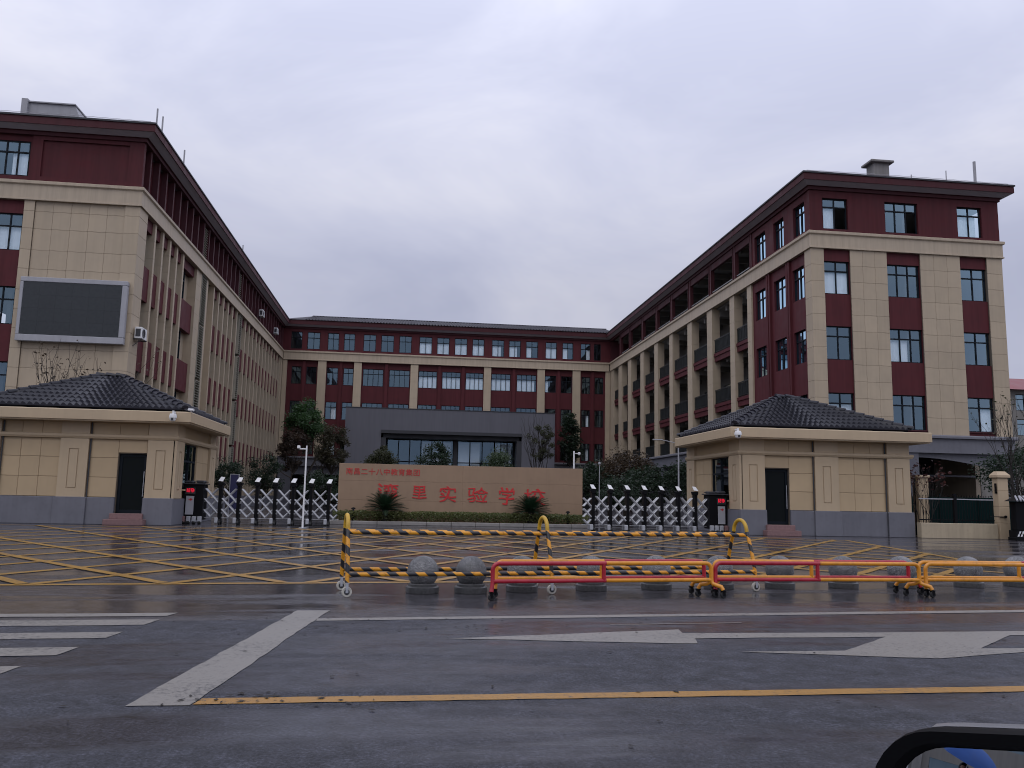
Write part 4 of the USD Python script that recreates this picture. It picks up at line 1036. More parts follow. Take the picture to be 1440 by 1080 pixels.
    apex = [np.array([cx - ridge, (y0 + y1) / 2, H0 + RISE]), np.array([cx + ridge, (y0 + y1) / 2, H0 + RISE])]
    hips = [(np.array([x0, y0, H0]), apex[0]), (np.array([x1, y0, H0]), apex[1]), (np.array([x1, y1, H0]), apex[1]), (np.array([x0, y1, H0]), apex[0])]
    for a, b in hips + [(apex[0] - [0.15, 0, 0], apex[1] + [0.15, 0, 0])]:
        n = max(2, int(np.linalg.norm(b - a) / 0.36))
        dirv = (b - a) / np.linalg.norm(b - a)
        sidev = np.cross(dirv, [0, 0, 1]); sidev /= np.linalg.norm(sidev)
        upv = np.cross(sidev, dirv)
        for k in range(n):
            p0, p1 = a + (b - a) * (k / n - 0.004), a + (b - a) * ((k + 1.15) / n if k < n - 1 else 1.0)
            v = []
            for p, r, l in ((p0, 0.135, 0.055), (p1, 0.105, 0.02)):
                for q in range(9):
                    an = PI * q / 8
                    v.append(p + sidev * r * math.cos(an) + upv * (r * 0.85 * math.sin(an) + l))
            k9 = np.arange(8)
            fc = np.vstack([np.stack([k9, k9 + 1, k9 + 10], 1), np.stack([k9, k9 + 10, k9 + 9], 1), [[0, i, i + 1] for i in range(1, 8)]])
            part(t, 'hip_tile', MB().mesh(v, fc), M['roof_glaze'], smooth=40)
    return t


gatehouse(15.93, 30.35, 1, 'cream gatehouse with black tiled hipped roof to the right of the gate', xin=0.0)
gatehouse(-11.93, 31.2, -1, 'cream gatehouse with black tiled hipped roof to the left of the gate')


def dome_camera(x, y, z, label, fx=0.0):
    t = thing('dome_camera', label, 'security camera', (x, y, z), group='security cameras under the gatehouse eaves')
    part(t, 'bracket', MB().box(x - 0.03, x + 0.03, y + 0.05, y + 0.24, z + 0.16, z + 0.22).tube([(x, y, z + 0.24), (x, y, z + 0.12)], 0.035, 10), M['white_plastic'])
    part(t, 'body', MB().lathe([(0.0, z + 0.14), (0.10, z + 0.13), (0.13, z + 0.06), (0.13, z - 0.02), (0.0, z - 0.02)], (x, y, 0), 18), M['white_plastic'], smooth=40)
    part(t, 'dome', MB().lathe([(0.112, z - 0.02), (0.105, z - 0.08), (0.07, z - 0.13), (0.0, z - 0.15)], (x, y, 0), 18), M['white_plastic'], smooth=True)
    part(t, 'lens', MB().lathe([(0.0, y - 0.118), (0.045, y - 0.114), (0.048, y - 0.09)], (x, 0, z - 0.06), 12, 'n'), M['grey_dark'])


dome_camera(12.05, 29.45, 3.72, 'white dome security camera at the corner of the right gatehouse eave')
dome_camera(-8.42, 30.33, 3.80, 'white dome security camera at the corner of the left gatehouse eave')
t = thing('bullet_camera', 'small white bullet camera on the left gatehouse eave corner', 'security camera', (-7.9, 30.7, 4.04))
part(t, 'body', MB().tube([(-7.98, 30.62, 4.12), (-7.78, 30.50, 4.10)], 0.045, 10), M['white_plastic'])
part(t, 'mount', MB().tube([(-7.9, 30.66, 4.04), (-7.9, 30.60, 4.12)], 0.02, 8), M['white_plastic'])


# ------------------------------------------------------------------ the folding gates
def gate(xs, y, head_x, s, head_w, label):
    """xs: pillar centres from the drive head on; s: +1 when the head stands to the left of the pillars."""
    t = thing('folding_gate', label, 'gate', (float(np.mean(xs)), y, 0))
    hw = 0.055
    for x in xs:
        p = part(t, 'pillar', MB().cbox(x - hw, x + hw, y - 0.16, y + 0.16, 0.14, 1.46, 0.012).cbox(x - hw - 0.012, x + hw + 0.012, y - 0.19, y + 0.19, 1.46, 1.49, 0.008), M['black_paint'])
        part(p, 'lamp_head', MB().cbox(x - 0.10, x + 0.10, y - 0.14, y + 0.14, 1.49, 1.60, 0.015).tube([(x - 0.15, y, 1.56), (x + 0.15, y, 1.56)], 0.016, 6), M['black_paint'])
        k = 0.05 * s
        pn = [(x - 0.085 - k * 0.4, y - 0.14, 1.64), (x + 0.085 - k * 0.4, y - 0.14, 1.625), (x + 0.07 + k, y - 0.05, 1.785), (x - 0.07 + k, y - 0.05, 1.80)]
        part(p, 'lamp_panel', MB().mesh(pn + [(q[0], q[1] + 0.025, q[2] - 0.012) for q in pn], BOXF), M['lamp_white'])
        for yy in (y - 0.17, y + 0.17):
            part(p, 'wheel_box', MB().cbox(x - 0.15, x - 0.02, yy - 0.07, yy + 0.07, 0.05, 0.26, 0.02), M['aluminium'])
        part(p, 'wheel', MB().lathe([(0.0, x - 0.01), (0.07, x - 0.01), (0.07, x + 0.06), (0.0, x + 0.06)], (0, y - 0.17, 0.07), 14, 'u').lathe([(0.0, x - 0.01), (0.07, x - 0.01), (0.07, x + 0.06), (0.0, x + 0.06)], (0, y + 0.17, 0.07), 14, 'u').box(x - 0.02, x + 0.05, y - 0.2, y + 0.2, 0.1, 0.2), M['rubber'])
    ends = sorted(list(xs) + [head_x + s * head_w / 2 - s * 0.10])
    for a, b in list(zip(ends, ends[1:])) + [((xs[-1], xs[-1] + s * 0.40) if s > 0 else (xs[-1] - 0.44, xs[-1]))]:
        a2, b2 = a + hw + 0.015, b - hw - 0.015
        m = (a2 + b2) / 2
        # two crossed sets of flat bars, front and back layer
        h = (b2 - a2) / 2
        for yy in (y - 0.10, y + 0.10):
            for zc in (1.11, 0.70, 0.29):
                for sg in (-1, 1):
                    lo, hi = max(-h, (0.28 - zc) / 1.05 if sg > 0 else (zc - 1.34) / 1.05), min(h, (1.34 - zc) / 1.05 if sg > 0 else (zc - 0.28) / 1.05)
                    o = yy + 0.016 * sg
                    part(t, 'lattice_bar', MB().tube([(m + lo, o, zc + sg * 1.05 * lo), (m + hi, o, zc + sg * 1.05 * hi)], 0.029, 6), M['aluminium'])
        part(t, 'tie_rod', MB().tube([(a, y, 0.24), (b, y, 0.24)], 0.014, 6).tube([(a2, y - 0.12, 0.8), (a2, y + 0.12, 0.8)], 0.015, 6).tube([(b2, y - 0.12, 0.9), (b2, y + 0.12, 0.9)], 0.015, 6), M['aluminium'])
    hd = part(t, 'drive_head', MB().cbox(head_x - head_w / 2, head_x + head_w / 2, y - 0.36, y + 0.30, 0.16, 1.48, 0.02), M['black_paint'])
    part(hd, 'head_cap', MB().cbox(head_x - head_w / 2 - 0.06, head_x + head_w / 2 + 0.06, y - 0.42, y + 0.36, 1.485, 1.53, 0.01).cbox(head_x - 0.34, head_x - 0.06, y - 0.25, y + 0.2, 1.535, 1.62, 0.03).cbox(head_x + 0.06, head_x + 0.34, y - 0.25, y + 0.2, 1.535, 1.64, 0.03).tube([(head_x - 0.45, y, 1.58), (head_x + 0.45, y, 1.58)], 0.02, 6), M['grey_dark'])
    sx = head_x - s * (0.10 if s > 0 else 0.12) + (0.0)
    part(hd, 'display_surround', MB().box(sx - 0.18, sx + 0.18, y - 0.372, y - 0.361, 1.12, 1.36), M['screen_glass'])
    led = MB()
    for gx, rows in ((-0.075, ('1011', '1101', '1011', '1110', '1011')), (0.075, ('1110', '1011', '1111', '1011', '0110'))):
        for r, row in enumerate(rows):
            for c_, ch in enumerate(row):
                if ch == '1':
                    led.box(sx + gx - 0.06 + c_ * 0.032, sx + gx - 0.06 + c_ * 0.032 + 0.026, y - 0.378, y - 0.373, 1.31 - r * 0.03, 1.336 - r * 0.03)
    part(hd, 'led_text', led, M['led_red'])
    part(hd, 'steel_panel', MB().box(sx - 0.145, sx + 0.145, y - 0.372, y - 0.361, 0.36, 1.05), M['zinc'])
    part(hd, 'emblem', MB().lathe([(0.0, y - 0.379), (0.045, y - 0.378), (0.045, y - 0.373)], (sx + 0.03, 0, 0.92), 14, 'n').box(sx - 0.06, sx + 0.10, y - 0.377, y - 0.3725, 0.915, 0.935), M['sign_red'])
    for k in range(4):
        x = head_x - head_w / 2 + 0.07 + k * (head_w - 0.14) / 3
        part(hd, 'wheel_box', MB().cbox(x - 0.075, x + 0.075, y - 0.47, y - 0.33, 0.07, 0.30, 0.02), M['aluminium' if (k if s > 0 else 3 - k) else 'granite_red'])
        part(hd, 'wheel', MB().lathe([(0.0, x - 0.05), (0.08, x - 0.05), (0.08, x + 0.05), (0.0, x + 0.05)], (0, y - 0.40, 0.08), 14, 'u'), M['rubber'])
    return t


gate([-7.18 + 0.677 * k for k in range(7)], 33.0, -8.12, 1, 0.74, 'silver lattice folding gate with black pillars, left of the sign wall')
gate([11.20 - 0.687 * k for k in range(7)], 31.85, 12.03, -1, 0.72, 'silver lattice folding gate with black pillars, right of the sign wall')

# ------------------------------------------------------------------ sign wall, its bed and plants
GLYPHS = '''{"small":{"南":[["58,508 67,583 453,584 458,683 542,683 548,583 933,583 942,508 542,501 547,400 892,400 892,-175 875,-225 808,-250 675,-250 650,-200 650,-183 808,-178 805,332 200,333 192,-250 117,-250 117,400 453,400 458,501"],["242,-50 250,17 458,23 454,116 267,117 267,175 375,181 317,300 367,317 392,300 433,225 433,192 411,190 412,176 550,175 617,317 683,300 625,180 742,175 742,117 538,116 533,23 758,17 758,-50 538,-51 533,-225 459,-225 455,-52"]],"昌":[["117,200 883,200 883,-250 808,-250 792,-200 207,-200 200,-250 117,-250","208,-33 206,-133 800,-127 794,-33","208,133 206,33 800,40 794,133"],["200,641 800,642 800,275 200,275","275,341 710,333 725,348 725,427 281,433","275,500 719,492 725,569 709,583 281,583"]],"二":[["58,-59 942,-58 942,-142 58,-142"],["142,533 858,533 858,450 142,450"]],"十":[["58,225 58,300 457,303 467,683 542,683 545,302 950,300 950,225 543,222 542,-250 458,-242 456,223"]],"八":[["583,583 600,600 658,600 683,373 751,130 851,-63 967,-175 967,-192 917,-233 883,-225 800,-133 700,42 625,283"],["33,-192 132,-80 225,106 283,348 300,567 375,575 383,500 358,317 317,133 275,17 192,-133 92,-242"]],"中":[["100,500 454,501 459,683 533,683 538,501 900,500 900,25 825,25 819,83 537,82 533,-250 458,-250 455,82 181,83 175,25 100,25","533,166 822,160 823,422 536,423","175,166 456,161 456,423 177,423"]],"教":[["50,-50 42,17 58,25 246,43 250,117 358,198 351,208 263,208 192,142 92,75 42,125 50,150 132,196 125,267 220,267 283,331 275,342 42,342 42,408 216,413 215,505 83,508 83,575 214,577 217,675 283,675 287,576 408,575 415,533 475,658 542,642 542,608 500,517 442,425 448,408 525,408 531,359 558,397 591,497 633,683 708,667 671,493 958,492 958,425 906,425 892,412 858,217 775,18 852,-98 967,-183 917,-250 858,-217 726,-67 658,-142 508,-250 483,-242 450,-192 458,-175 505,-157 597,-90 683,14 594,283 533,183 472,224 400,150 326,96 332,50 533,67 533,0 327,-19 325,-192 300,-233 242,-250 150,-250 133,-200 133,-183 249,-180 247,-35","650,383 684,231 717,130 736,117 791,264 816,419 656,425","333,275 450,267 478,250 525,336 389,341","283,416 347,410 399,488 399,505 286,507"]],"育":[["58,517 58,583 470,584 474,595 433,667 475,683 508,683 525,667 573,583 942,583 942,517 684,511 892,333 892,317 842,283 825,283 759,350 382,333 167,308 142,383 222,427 316,513","308,400 400,392 675,417 600,483 624,504 620,516 441,517"],["200,266 808,267 808,-192 792,-225 750,-242 558,-242 542,-183 723,-181 733,-167 728,-75 283,-75 275,-250 200,-250","283,58 281,-17 733,-10 727,58","283,200 281,117 733,123 727,200"]],"集":[["33,-167 220,-108 367,-18 359,-8 58,-8 50,58 452,58 459,125 533,125 541,58 950,58 942,-8 625,-16 788,-108 967,-167 925,-225 867,-217 667,-125 543,-33 533,-41 533,-250 458,-242 452,-42 308,-142 100,-233 75,-233 33,-183"],["33,392 173,536 267,683 342,667 292,587 300,575 503,576 467,667 533,683 597,575 883,575 883,517 575,517 560,505 558,456 573,442 850,441 850,392 563,391 561,327 850,325 850,275 573,275 558,260 560,204 917,200 917,142 258,142 250,108 175,108 174,421 161,423 92,350","250,208 485,200 492,260 476,275 256,275","250,333 485,325 492,385 256,392","250,450 477,442 492,456 492,502 476,517 256,517"]],"团":[["83,633 917,633 917,-242 833,-242 825,-200 166,-200 158,-242 83,-242","166,567 161,-131 831,-131 831,564"],["217,50 225,67 389,177 517,316 509,325 225,325 225,392 545,392 550,525 625,525 629,393 775,392 775,325 626,320 625,-17 592,-67 458,-75 433,-17 549,-3 545,225 400,92 292,17 250,8"]]},"big":{"湾":[["300,604 307,613 569,592 576,601 558,642 562,661 653,675 668,609 679,599 884,614 972,613 978,606 958,547 802,538 724,520 722,381 738,270 894,269 917,136 921,69 913,59 642,22 436,35 414,4 420,-10 592,-25 952,-1 959,-16 947,-51 883,-175 863,-191 860,-207 808,-245 628,-277 613,-194 759,-162 799,-125 803,-105 815,-98 815,-69 550,-92 313,-76 313,-36 332,22 380,111 504,96 613,96 807,133 814,142 801,201 587,165 450,166 345,178 352,268 550,251 662,254 677,264 653,368 645,508 556,493 563,390 588,267 494,270 458,493 309,514"],["738,451 739,472 780,508 803,521 843,516 885,474 886,458 928,408 947,342 909,309 887,309 865,343 838,361 835,375"],["294,375 349,420 375,485 444,459 447,431 430,396 366,314 345,308 327,336 295,359"],["62,658 98,704 113,705 202,608 206,591 269,519 272,502 215,472 176,488 89,592 65,627"],["66,-144 104,81 153,163 183,161 240,122 177,-14 142,-195 121,-201 78,-177"],["49,366 94,419 121,421 213,295 230,254 228,234 130,192 85,308"]],"里":[["65,-133 130,-129 415,-169 436,-169 446,-153 440,-31 429,-16 116,12 106,106 443,53 465,137 458,145 212,172 131,193 166,466 148,670 456,642 858,663 841,563 840,460 877,205 559,153 538,58 579,53 916,87 906,2 783,4 538,-16 523,-29 522,-143 540,-159 791,-113 957,-115 948,-197 938,-207 801,-211 611,-245 470,-254 165,-199 76,-194 67,-187","561,357 554,349 566,253 785,288 763,377","530,558 526,520 542,431 754,473 748,591","228,268 236,259 472,245 477,355 247,392","244,562 230,545 245,464 462,432 443,548"]],"实":[["72,92 283,114 279,129 239,159 223,159 197,181 182,180 157,203 123,208 105,224 112,257 169,317 266,272 332,198 332,178 309,145 302,112 427,102 477,309 489,315 508,447 528,455 604,448 621,436 621,380 612,373 594,262 583,257 559,145 549,139 550,88 714,79 946,111 932,11 734,-15 600,-3 595,-18 712,-84 925,-156 933,-170 916,-229 905,-253 890,-256 836,-216 800,-209 785,-193 732,-176 719,-159 672,-139 612,-91 538,-55 533,-33 564,0 515,14 411,-125 358,-175 280,-210 105,-249 76,-208 81,-187 211,-144 283,-105 351,-44 393,31 348,43 277,42 83,16"],["61,361 94,558 338,600 457,600 461,619 415,693 462,697 508,688 596,580 732,560 907,568 940,349 847,333 826,487 683,482 399,503 182,484 155,374"],["234,407 237,420 295,457 321,458 400,396 436,357 433,345 366,297 327,353 292,382"]],"验":[["40,-91 45,-31 199,19 234,43 304,63 309,74 344,64 354,87 336,173 217,161 87,133 67,327 70,451 81,502 156,515 146,369 137,360 149,230 258,236 264,386 274,394 286,504 296,511 308,568 301,576 232,573 53,555 68,623 396,650 402,624 350,428 345,380 354,373 458,458 579,511 610,537 642,588 658,679 663,688 687,685 729,667 726,595 774,524 933,408 1002,375 959,294 928,297 893,332 866,340 839,285 737,276 507,287 514,352 502,359 390,280 361,333 345,336 336,319 339,240 400,221 421,-17 404,-120 363,-185 319,-215 132,-243 128,-193 115,-168 126,-149 143,-155 294,-137 319,-112 344,-65 342,-11 122,-71 61,-96","553,394 559,384 698,369 806,366 814,374 767,414 695,500 659,461"],["426,-172 435,-111 727,-155 769,33 827,128 859,209 898,215 946,205 940,166 851,-5 853,-26 812,-140 822,-152 954,-127 968,-219 855,-231 733,-230 432,-181"],["735,-28 715,-39 678,-39 628,153 622,192 631,208 689,214 697,129 724,48"],["431,216 514,209 525,200 599,46 614,-4 613,-54 541,-56 492,98 433,197"]],"学":[["45,514 216,528 218,549 187,593 187,608 144,659 147,678 214,707 257,698 301,594 314,522 487,511 485,554 444,645 426,658 428,671 510,683 538,666 562,629 599,505 684,512 809,669 880,656 884,632 847,566 821,546 822,530 946,541 923,314 849,304 842,311 861,433 853,442 568,404 151,450 145,442 163,336 73,322"],["44,50 57,124 66,131 265,135 455,110 451,187 505,204 560,247 553,258 239,291 218,373 225,381 561,324 742,330 788,304 786,290 628,200 553,127 555,103 646,106 914,154 930,47 722,9 572,6 551,-224 519,-260 468,-271 279,-246 249,-176 258,-160 448,-174 467,-47 467,24 243,63"]],"校":[["1,5 3,27 36,45 105,111 171,266 178,362 70,380 56,452 174,449 168,589 176,663 185,669 253,669 238,567 246,456 374,479 381,555 498,569 625,567 628,582 569,658 580,683 603,684 628,702 668,701 669,685 706,652 706,638 747,582 746,548 878,519 978,511 968,443 790,467 781,459 817,384 866,317 866,300 901,266 921,222 939,210 939,193 884,161 859,165 828,207 814,203 784,35 755,-15 850,-126 932,-173 997,-191 996,-204 942,-229 913,-256 893,-255 831,-214 747,-131 674,-78 593,-106 543,-136 407,-263 359,-233 357,-217 339,-206 349,-174 600,-6 599,12 569,52 494,235 461,193 436,189 402,218 388,216 418,156 355,75 335,82 292,188 278,188 271,78 240,-107 238,-287 188,-288 172,-220 170,-80 197,93 178,91 160,47 59,-70 39,-69","268,366 257,343 269,327 340,269 356,242 370,240 457,331 501,463 523,466 542,448 580,438 580,418 517,288 537,284 615,158 674,84 693,96 694,113 710,127 742,259 790,241 800,247 732,360 731,377 700,414 721,442 756,460 753,474 558,487 377,459 370,450 376,380"]]}}'''
import json
GLYPHS = json.loads(GLYPHS)


def glyph(kind, ch, x, z, w, h, y, depth):
    m = MB()
    for rings in GLYPHS[kind][ch]:
        rs = [np.array([[float(q) for q in p.split(',')] for p in r.split(' ')]) / 1000 for r in rings]
        lo_c = [np.column_stack([r[:, 0] * w, r[:, 1] * h]) for r in rs]
        pg = Polygon(lo_c[0], [c for c in lo_c[1:] if len(c) > 3]).buffer(0)
        for g in getattr(pg, 'geoms', [pg]):
            e = trimesh.creation.extrude_polygon(g, depth, engine='earcut')
            v = e.vertices
            m.mesh(np.column_stack([x + v[:, 0], y - v[:, 2], z + v[:, 1]]), e.faces)
    return m


YS = 36.2
W_ = thing('sign_wall', 'long low brown stone sign wall with red school name lettering', 'sign wall', (2.25, 36.5, 0))
part(W_, 'wall_core', MB().box(-3.02, 7.55, YS + 0.02, YS + 0.7, 0.0, 2.53), M['grout'])
for z0, z1, n in ((0.0, 0.995, 2), (0.998, 1.825, 2), (1.828, 2.555, 2)):
    xs = np.linspace(-3.05, 7.58, n + 1)
    for a, b in zip(xs, xs[1:]):
        part(W_, 'stone_slab', MB().cbox(a + 0.0008, b - 0.0008, YS + rng.uniform(-0.001, 0.001), YS + 0.72, z0, z1, 0.004), M['sign_stone'])
x = -2.80
for i, ch in enumerate('南昌二十八中教育集团'):
    part(W_, 'small_character', glyph('small', ch, -2.77 + 0.3185 * i, 2.155 - 0.0, 0.315, 0.30, YS - 0.004, 0.012), M['sign_red'])
for ch, x0, x1, z0, z1 in (('湾', -1.42, -0.48, 1.20, 1.86), ('里', 0.05, 0.75, 1.19, 1.80), ('实', 1.22, 2.04, 1.10, 1.82), ('验', 2.46, 3.38, 1.10, 1.80), ('学', 3.82, 4.60, 1.05, 1.84), ('校', 4.92, 5.94, 1.05, 1.80)):
    part(W_, 'large_character', glyph('big', ch, x0, z0 + 0.06, (x1 - x0), (z1 - z0), YS - 0.004, 0.02), M['sign_red'])

bed = thing('flower_bed', 'stone edged planting bed along the foot of the sign wall', 'flower bed', (2.25, 35.6, 0))
part(bed, 'soil', MB().box(-3.2, 7.75, 35.1, 36.19, 0.0, 0.10), M['soil'])
for k in range(11):
    part(bed, 'kerb_stone', MB().cbox(-3.34 + k * 1.02, -3.34 + (k + 1) * 1.02 - 0.012, 34.92, 35.08, 0, 0.15, 0.015), M['kerb'])
for xx in (-3.34, 7.75):
    part(bed, 'kerb_stone', MB().cbox(xx, xx + 0.14, 35.09, 36.15, 0, 0.15, 0.015), M['kerb'])


def leaf_cards(pts, size, seed, aspect=2.0, normals=None):
    """Bent, pointed leaf-sized faces at the points."""
    r = np.random.default_rng(seed)
    n = len(pts)
    d = r.normal(size=(n, 3)); d /= np.linalg.norm(d, axis=1, keepdims=True)
    d[:, 2] *= 0.6
    e = r.normal(size=(n, 3)); w = np.cross(d, e); w /= np.maximum(np.linalg.norm(w, axis=1, keepdims=True), 1e-6)
    s = size * r.uniform(0.6, 1.3, (n, 1))
    a, b = pts - d * s * 0.5, pts + d * s * 0.5
    c1, c2 = pts + w * s / aspect * 0.5 , pts - w * s / aspect * 0.5
    v = np.stack([a, c1, b, c2], 1).reshape(-1, 3)
    k = np.arange(n) * 4
    return v, np.vstack([np.stack([k, k + 1, k + 2], 1), np.stack([k, k + 2, k + 3], 1)])


def branches(m, p, d, length, r, depth, gen, spread=0.55, rise=0.25, tips=None, child=None):
    n = 5
    pts = [np.array(p, float)]
    d = np.array(d, float)
    for i in range(n):
        d = d + gen.normal(size=3) * 0.10 + np.array([0, 0, rise * 0.12]); d /= np.linalg.norm(d)
        pts.append(pts[-1] + d * length / n)
    m.tube(pts, np.linspace(r, r * 0.55, n + 1), 6 if r > 0.03 else 4)
    if depth == 0:
        if tips is not None:
            tips.append(pts[-1]); tips.append(pts[-3])
        return
    for k in range(gen.integers(2, 4)):
        e = d + gen.normal(size=3) * spread; e[2] = abs(e[2]) * 0.8 + rise; e /= np.linalg.norm(e)
        branches(m, pts[-1 - int(gen.integers(0, 2))], e, (child or length) * gen.uniform(0.6, 0.85), r * 0.55, depth - 1, gen, spread, rise, tips)


def tree(name, label, x, y, h, cz, rad, mat, n, seed, size=0.2, clumps=34, trunk_r=0.11, bark='bark', group=None, stems=1, fill=0.42, cat='tree'):
    """Tapered trunk with limbs, and a crown of leaf clumps between cz and h."""
    g = np.random.default_rng(seed)
    t = thing(name, label, cat, (x, y, 0), group=group)
    m = MB(); tips = []
    for k in range(stems):
        a = g.uniform(0, 6.28)
        off = np.array([math.cos(a), math.sin(a), 0]) * (0.15 if stems > 1 else 0)
        d0 = np.array([off[0], off[1], 1.0]) + g.normal(size=3) * 0.04
        branches(m, np.array([x, y, 0.0]) + off, d0 / np.linalg.norm(d0), (cz * 1.02 if stems == 1 else h * 0.36), trunk_r / math.sqrt(stems), 3, g, 0.5 if stems == 1 else 0.3, 0.35 if stems == 1 else 0.6, tips, (h - cz) * 0.34 if stems == 1 else None)
    # crown
    c0 = np.array([x, y, (cz + h) / 2]); R3 = np.array([rad, rad, (h - cz) / 2])
    cc = g.normal(size=(clumps, 3)); cc /= np.linalg.norm(cc, axis=1, keepdims=True)
    cc *= g.uniform(0.35, 1.0, (clumps, 1)) ** 0.6
    cc[:, :2] *= (1 - 0.25 * np.clip(cc[:, 2:3], -1, 1))
    cl = c0 + cc * R3 * 0.82
    per = n // clumps
    pts = []
    for q in cl:
        s_ = rad * fill * g.uniform(0.5, 1.1)
        p = g.normal(size=(int(per * g.uniform(0.5, 1.5)), 3))
        p *= (g.uniform(0, 1, (len(p), 1)) ** 0.5) * s_ / np.maximum(np.linalg.norm(p, axis=1, keepdims=True), 1e-6)
        p[:, 2] *= 0.75
        pts.append(q + p)
        s2 = MB()
    for q in cl[::2]:
        st = np.array([x, y, min(cz * 1.1, q[2] - 0.2)])
        mid = (st + q) / 2 + g.normal(size=3) * 0.1
        m.tube([st, mid, q], [trunk_r * 0.3, trunk_r * 0.2, 0.012], 5)
    pts = np.vstack(pts); pts = pts[pts[:, 2] > 0.1]
    part(t, 'trunk', m, M[bark])
    v, f = leaf_cards(pts, size, seed + 1)
    part(t, 'crown', MB().mesh(v, f), M[mat])
    return t


hedge = np.random.default_rng(5)
hp = np.column_stack([hedge.uniform(-3.15, 7.72, 15000), hedge.uniform(35.14, 36.15, 15000), np.zeros(15000)])
top = 0.44 + 0.14 * meshkit.fbm(hp * np.array([1.6, 1.6, 0]) + 3, 3)
hp[:, 2] = 0.10 + (top - 0.06) * hedge.uniform(0, 1, len(hp)) ** 0.45
v, f = leaf_cards(hp, 0.085, 6, 1.8)
single('hedge', MB().mesh(v, f), M['leaf_hedge'], 'low clipped yellow green hedge along the foot of the sign wall', 'hedge')


def cycad(x, y, label, seed, h=0.50):
    g = np.random.default_rng(seed)
    t = thing('sago_palm', label, 'palm', (x, y, 0.1), group='sago palms before the sign wall')
    tk = MB()
    prof = [(0.13, 0.08)]
    for k in range(9):
        prof += [(0.155, 0.10 + k * h / 9), (0.125, 0.10 + (k + 0.85) * h / 9)]
    prof += [(0.0, 0.14 + h)]
    part(t, 'trunk', tk.lathe(prof, (x, y, 0), 14), M['bark_dark'])
    for k in range(60):
        az = k * 2.39996 + g.uniform(-0.15, 0.15)
        el = math.radians(4 + 80 * ((k + 0.5) / 60) ** 0.85 + g.uniform(-5, 5))
        ln = g.uniform(0.86, 1.12) * (0.92 if el > 1.0 else 1.0)
        n = 13
        p = np.array([x, y, 0.10 + h]); pts = [p]; e = el
        for i in range(n):
            e -= (0.030 if el > 0.5 else 0.022) + 0.0045 * i
            p = p + ln / n * np.array([math.cos(az) * math.cos(e), math.sin(az) * math.cos(e), math.sin(e)])
            pts.append(p)
        pts = np.array(pts)
        fm = MB().tube(pts, np.linspace(0.010, 0.003, n + 1), 4)
        tg = np.gradient(pts, axis=0); tg /= np.linalg.norm(tg, axis=1, keepdims=True)
        sd = np.array([-math.sin(az), math.cos(az), 0])
        for i in np.linspace(1.6, n - 0.3, 26):
            j = int(i); q = pts[j] + (pts[min(j + 1, n)] - pts[j]) * (i - j)
            L_ = 0.19 * math.sin(PI * (0.12 + 0.80 * i / n)) + 0.02
            upn = np.cross(tg[j], sd); upn = upn if upn[2] > 0 else -upn
            for sgn in (-1, 1):
                dd = sd * sgn * 0.86 + tg[j] * 0.45 + upn * 0.22
                tip = q + dd * L_
                wv = tg[j] * 0.013
                fm.mesh([q - wv, q + wv, tip], [[0, 1, 2]])
        part(t, 'frond', fm, M['leaf_palm'])


cycad(-1.02, 35.55, 'dark green sago palm before the left half of the sign wall', 21)
cycad(5.18, 35.55, 'dark green sago palm before the right half of the sign wall', 22)
for x, lab in ((-2.33, 'small black lawn lamp at the left end of the hedge'), (6.80, 'small black lawn lamp at the right end of the hedge')):
    t = thing('lawn_lamp', lab, 'lamp', (x, 35.5, 0.1), group='lawn lamps in the hedge')
    part(t, 'post', MB().tube([(x, 35.5, 0.1), (x, 35.5, 0.50)], 0.055, 10), M['black_paint'])
    part(t, 'lens', MB().tube([(x, 35.5, 0.50), (x, 35.5, 0.62)], 0.045, 10), M['grey_dark'])
    part(t, 'cap', MB().lathe([(0.0, 0.70), (0.07, 0.68), (0.10, 0.62), (0.0, 0.62)], (x, 35.5, 0), 14), M['black_paint'])

# ------------------------------------------------------------------ ball bollards
b0 = thing('ball_bollard', None, 'bollard', (0.2, 10.83, 0), rotz=0.0001, group='granite ball bollards along the forecourt edge')
prof = [(0.0, 0.0), (0.205, 0.0), (0.212, 0.012), (0.212, 0.075), (0.200, 0.085), (0.182, 0.088), (0.182, 0.112), (0.172, 0.122), (0.0, 0.125)]
paint('wet_granite', (0.055, 0.055, 0.055), 0.4, 0.5, 40.0, 0.1)
part(b0, 'base', MB().lathe(prof, (0, 0, 0), 36), M['wet_granite'], smooth=35)
ball = trimesh.creation.icosphere(4, 0.2)
ball.vertices[:, 2] += 0.262
part(b0, 'ball', ball, M['granite'], smooth=True)
spots = [(0.82, 10.86), (1.51, 11.05), (2.48, 11.22), (3.45, 11.42), (4.40, 11.55), (5.38, 11.70), (6.40, 11.78), (7.41, 11.92), (8.57, 12.02), (9.52, 12.18)]
labs = ['grey granite ball bollard left of the red barrier end, second from left', 'grey granite ball bollard just behind the red bend of the barrier',
        'grey granite ball bollard behind the first red and yellow joint', 'grey granite ball bollard behind the first yellow rails',
        'grey granite ball bollard behind the end arch of the striped barrier', 'dark wet granite ball bollard behind the second red rails',
        'grey granite ball bollard behind the second yellow rails', 'grey granite ball bollard partly hidden behind the yellow posts',
        'pale granite ball bollard behind the last yellow rails', 'granite ball bollard cut by the right edge of the view']
tag(b0.prim, 'grey granite ball bollard at the left end of the row')
copies(b0, [(x, y, 0) for x, y in spots], labs, [nrg.uniform(0, 360) for _ in spots])


# ------------------------------------------------------------------ barriers
def arc_pts(c, r, a0, a1, n, f):
    return [f(c, r, a0 + (a1 - a0) * i / n) for i in range(n + 1)]


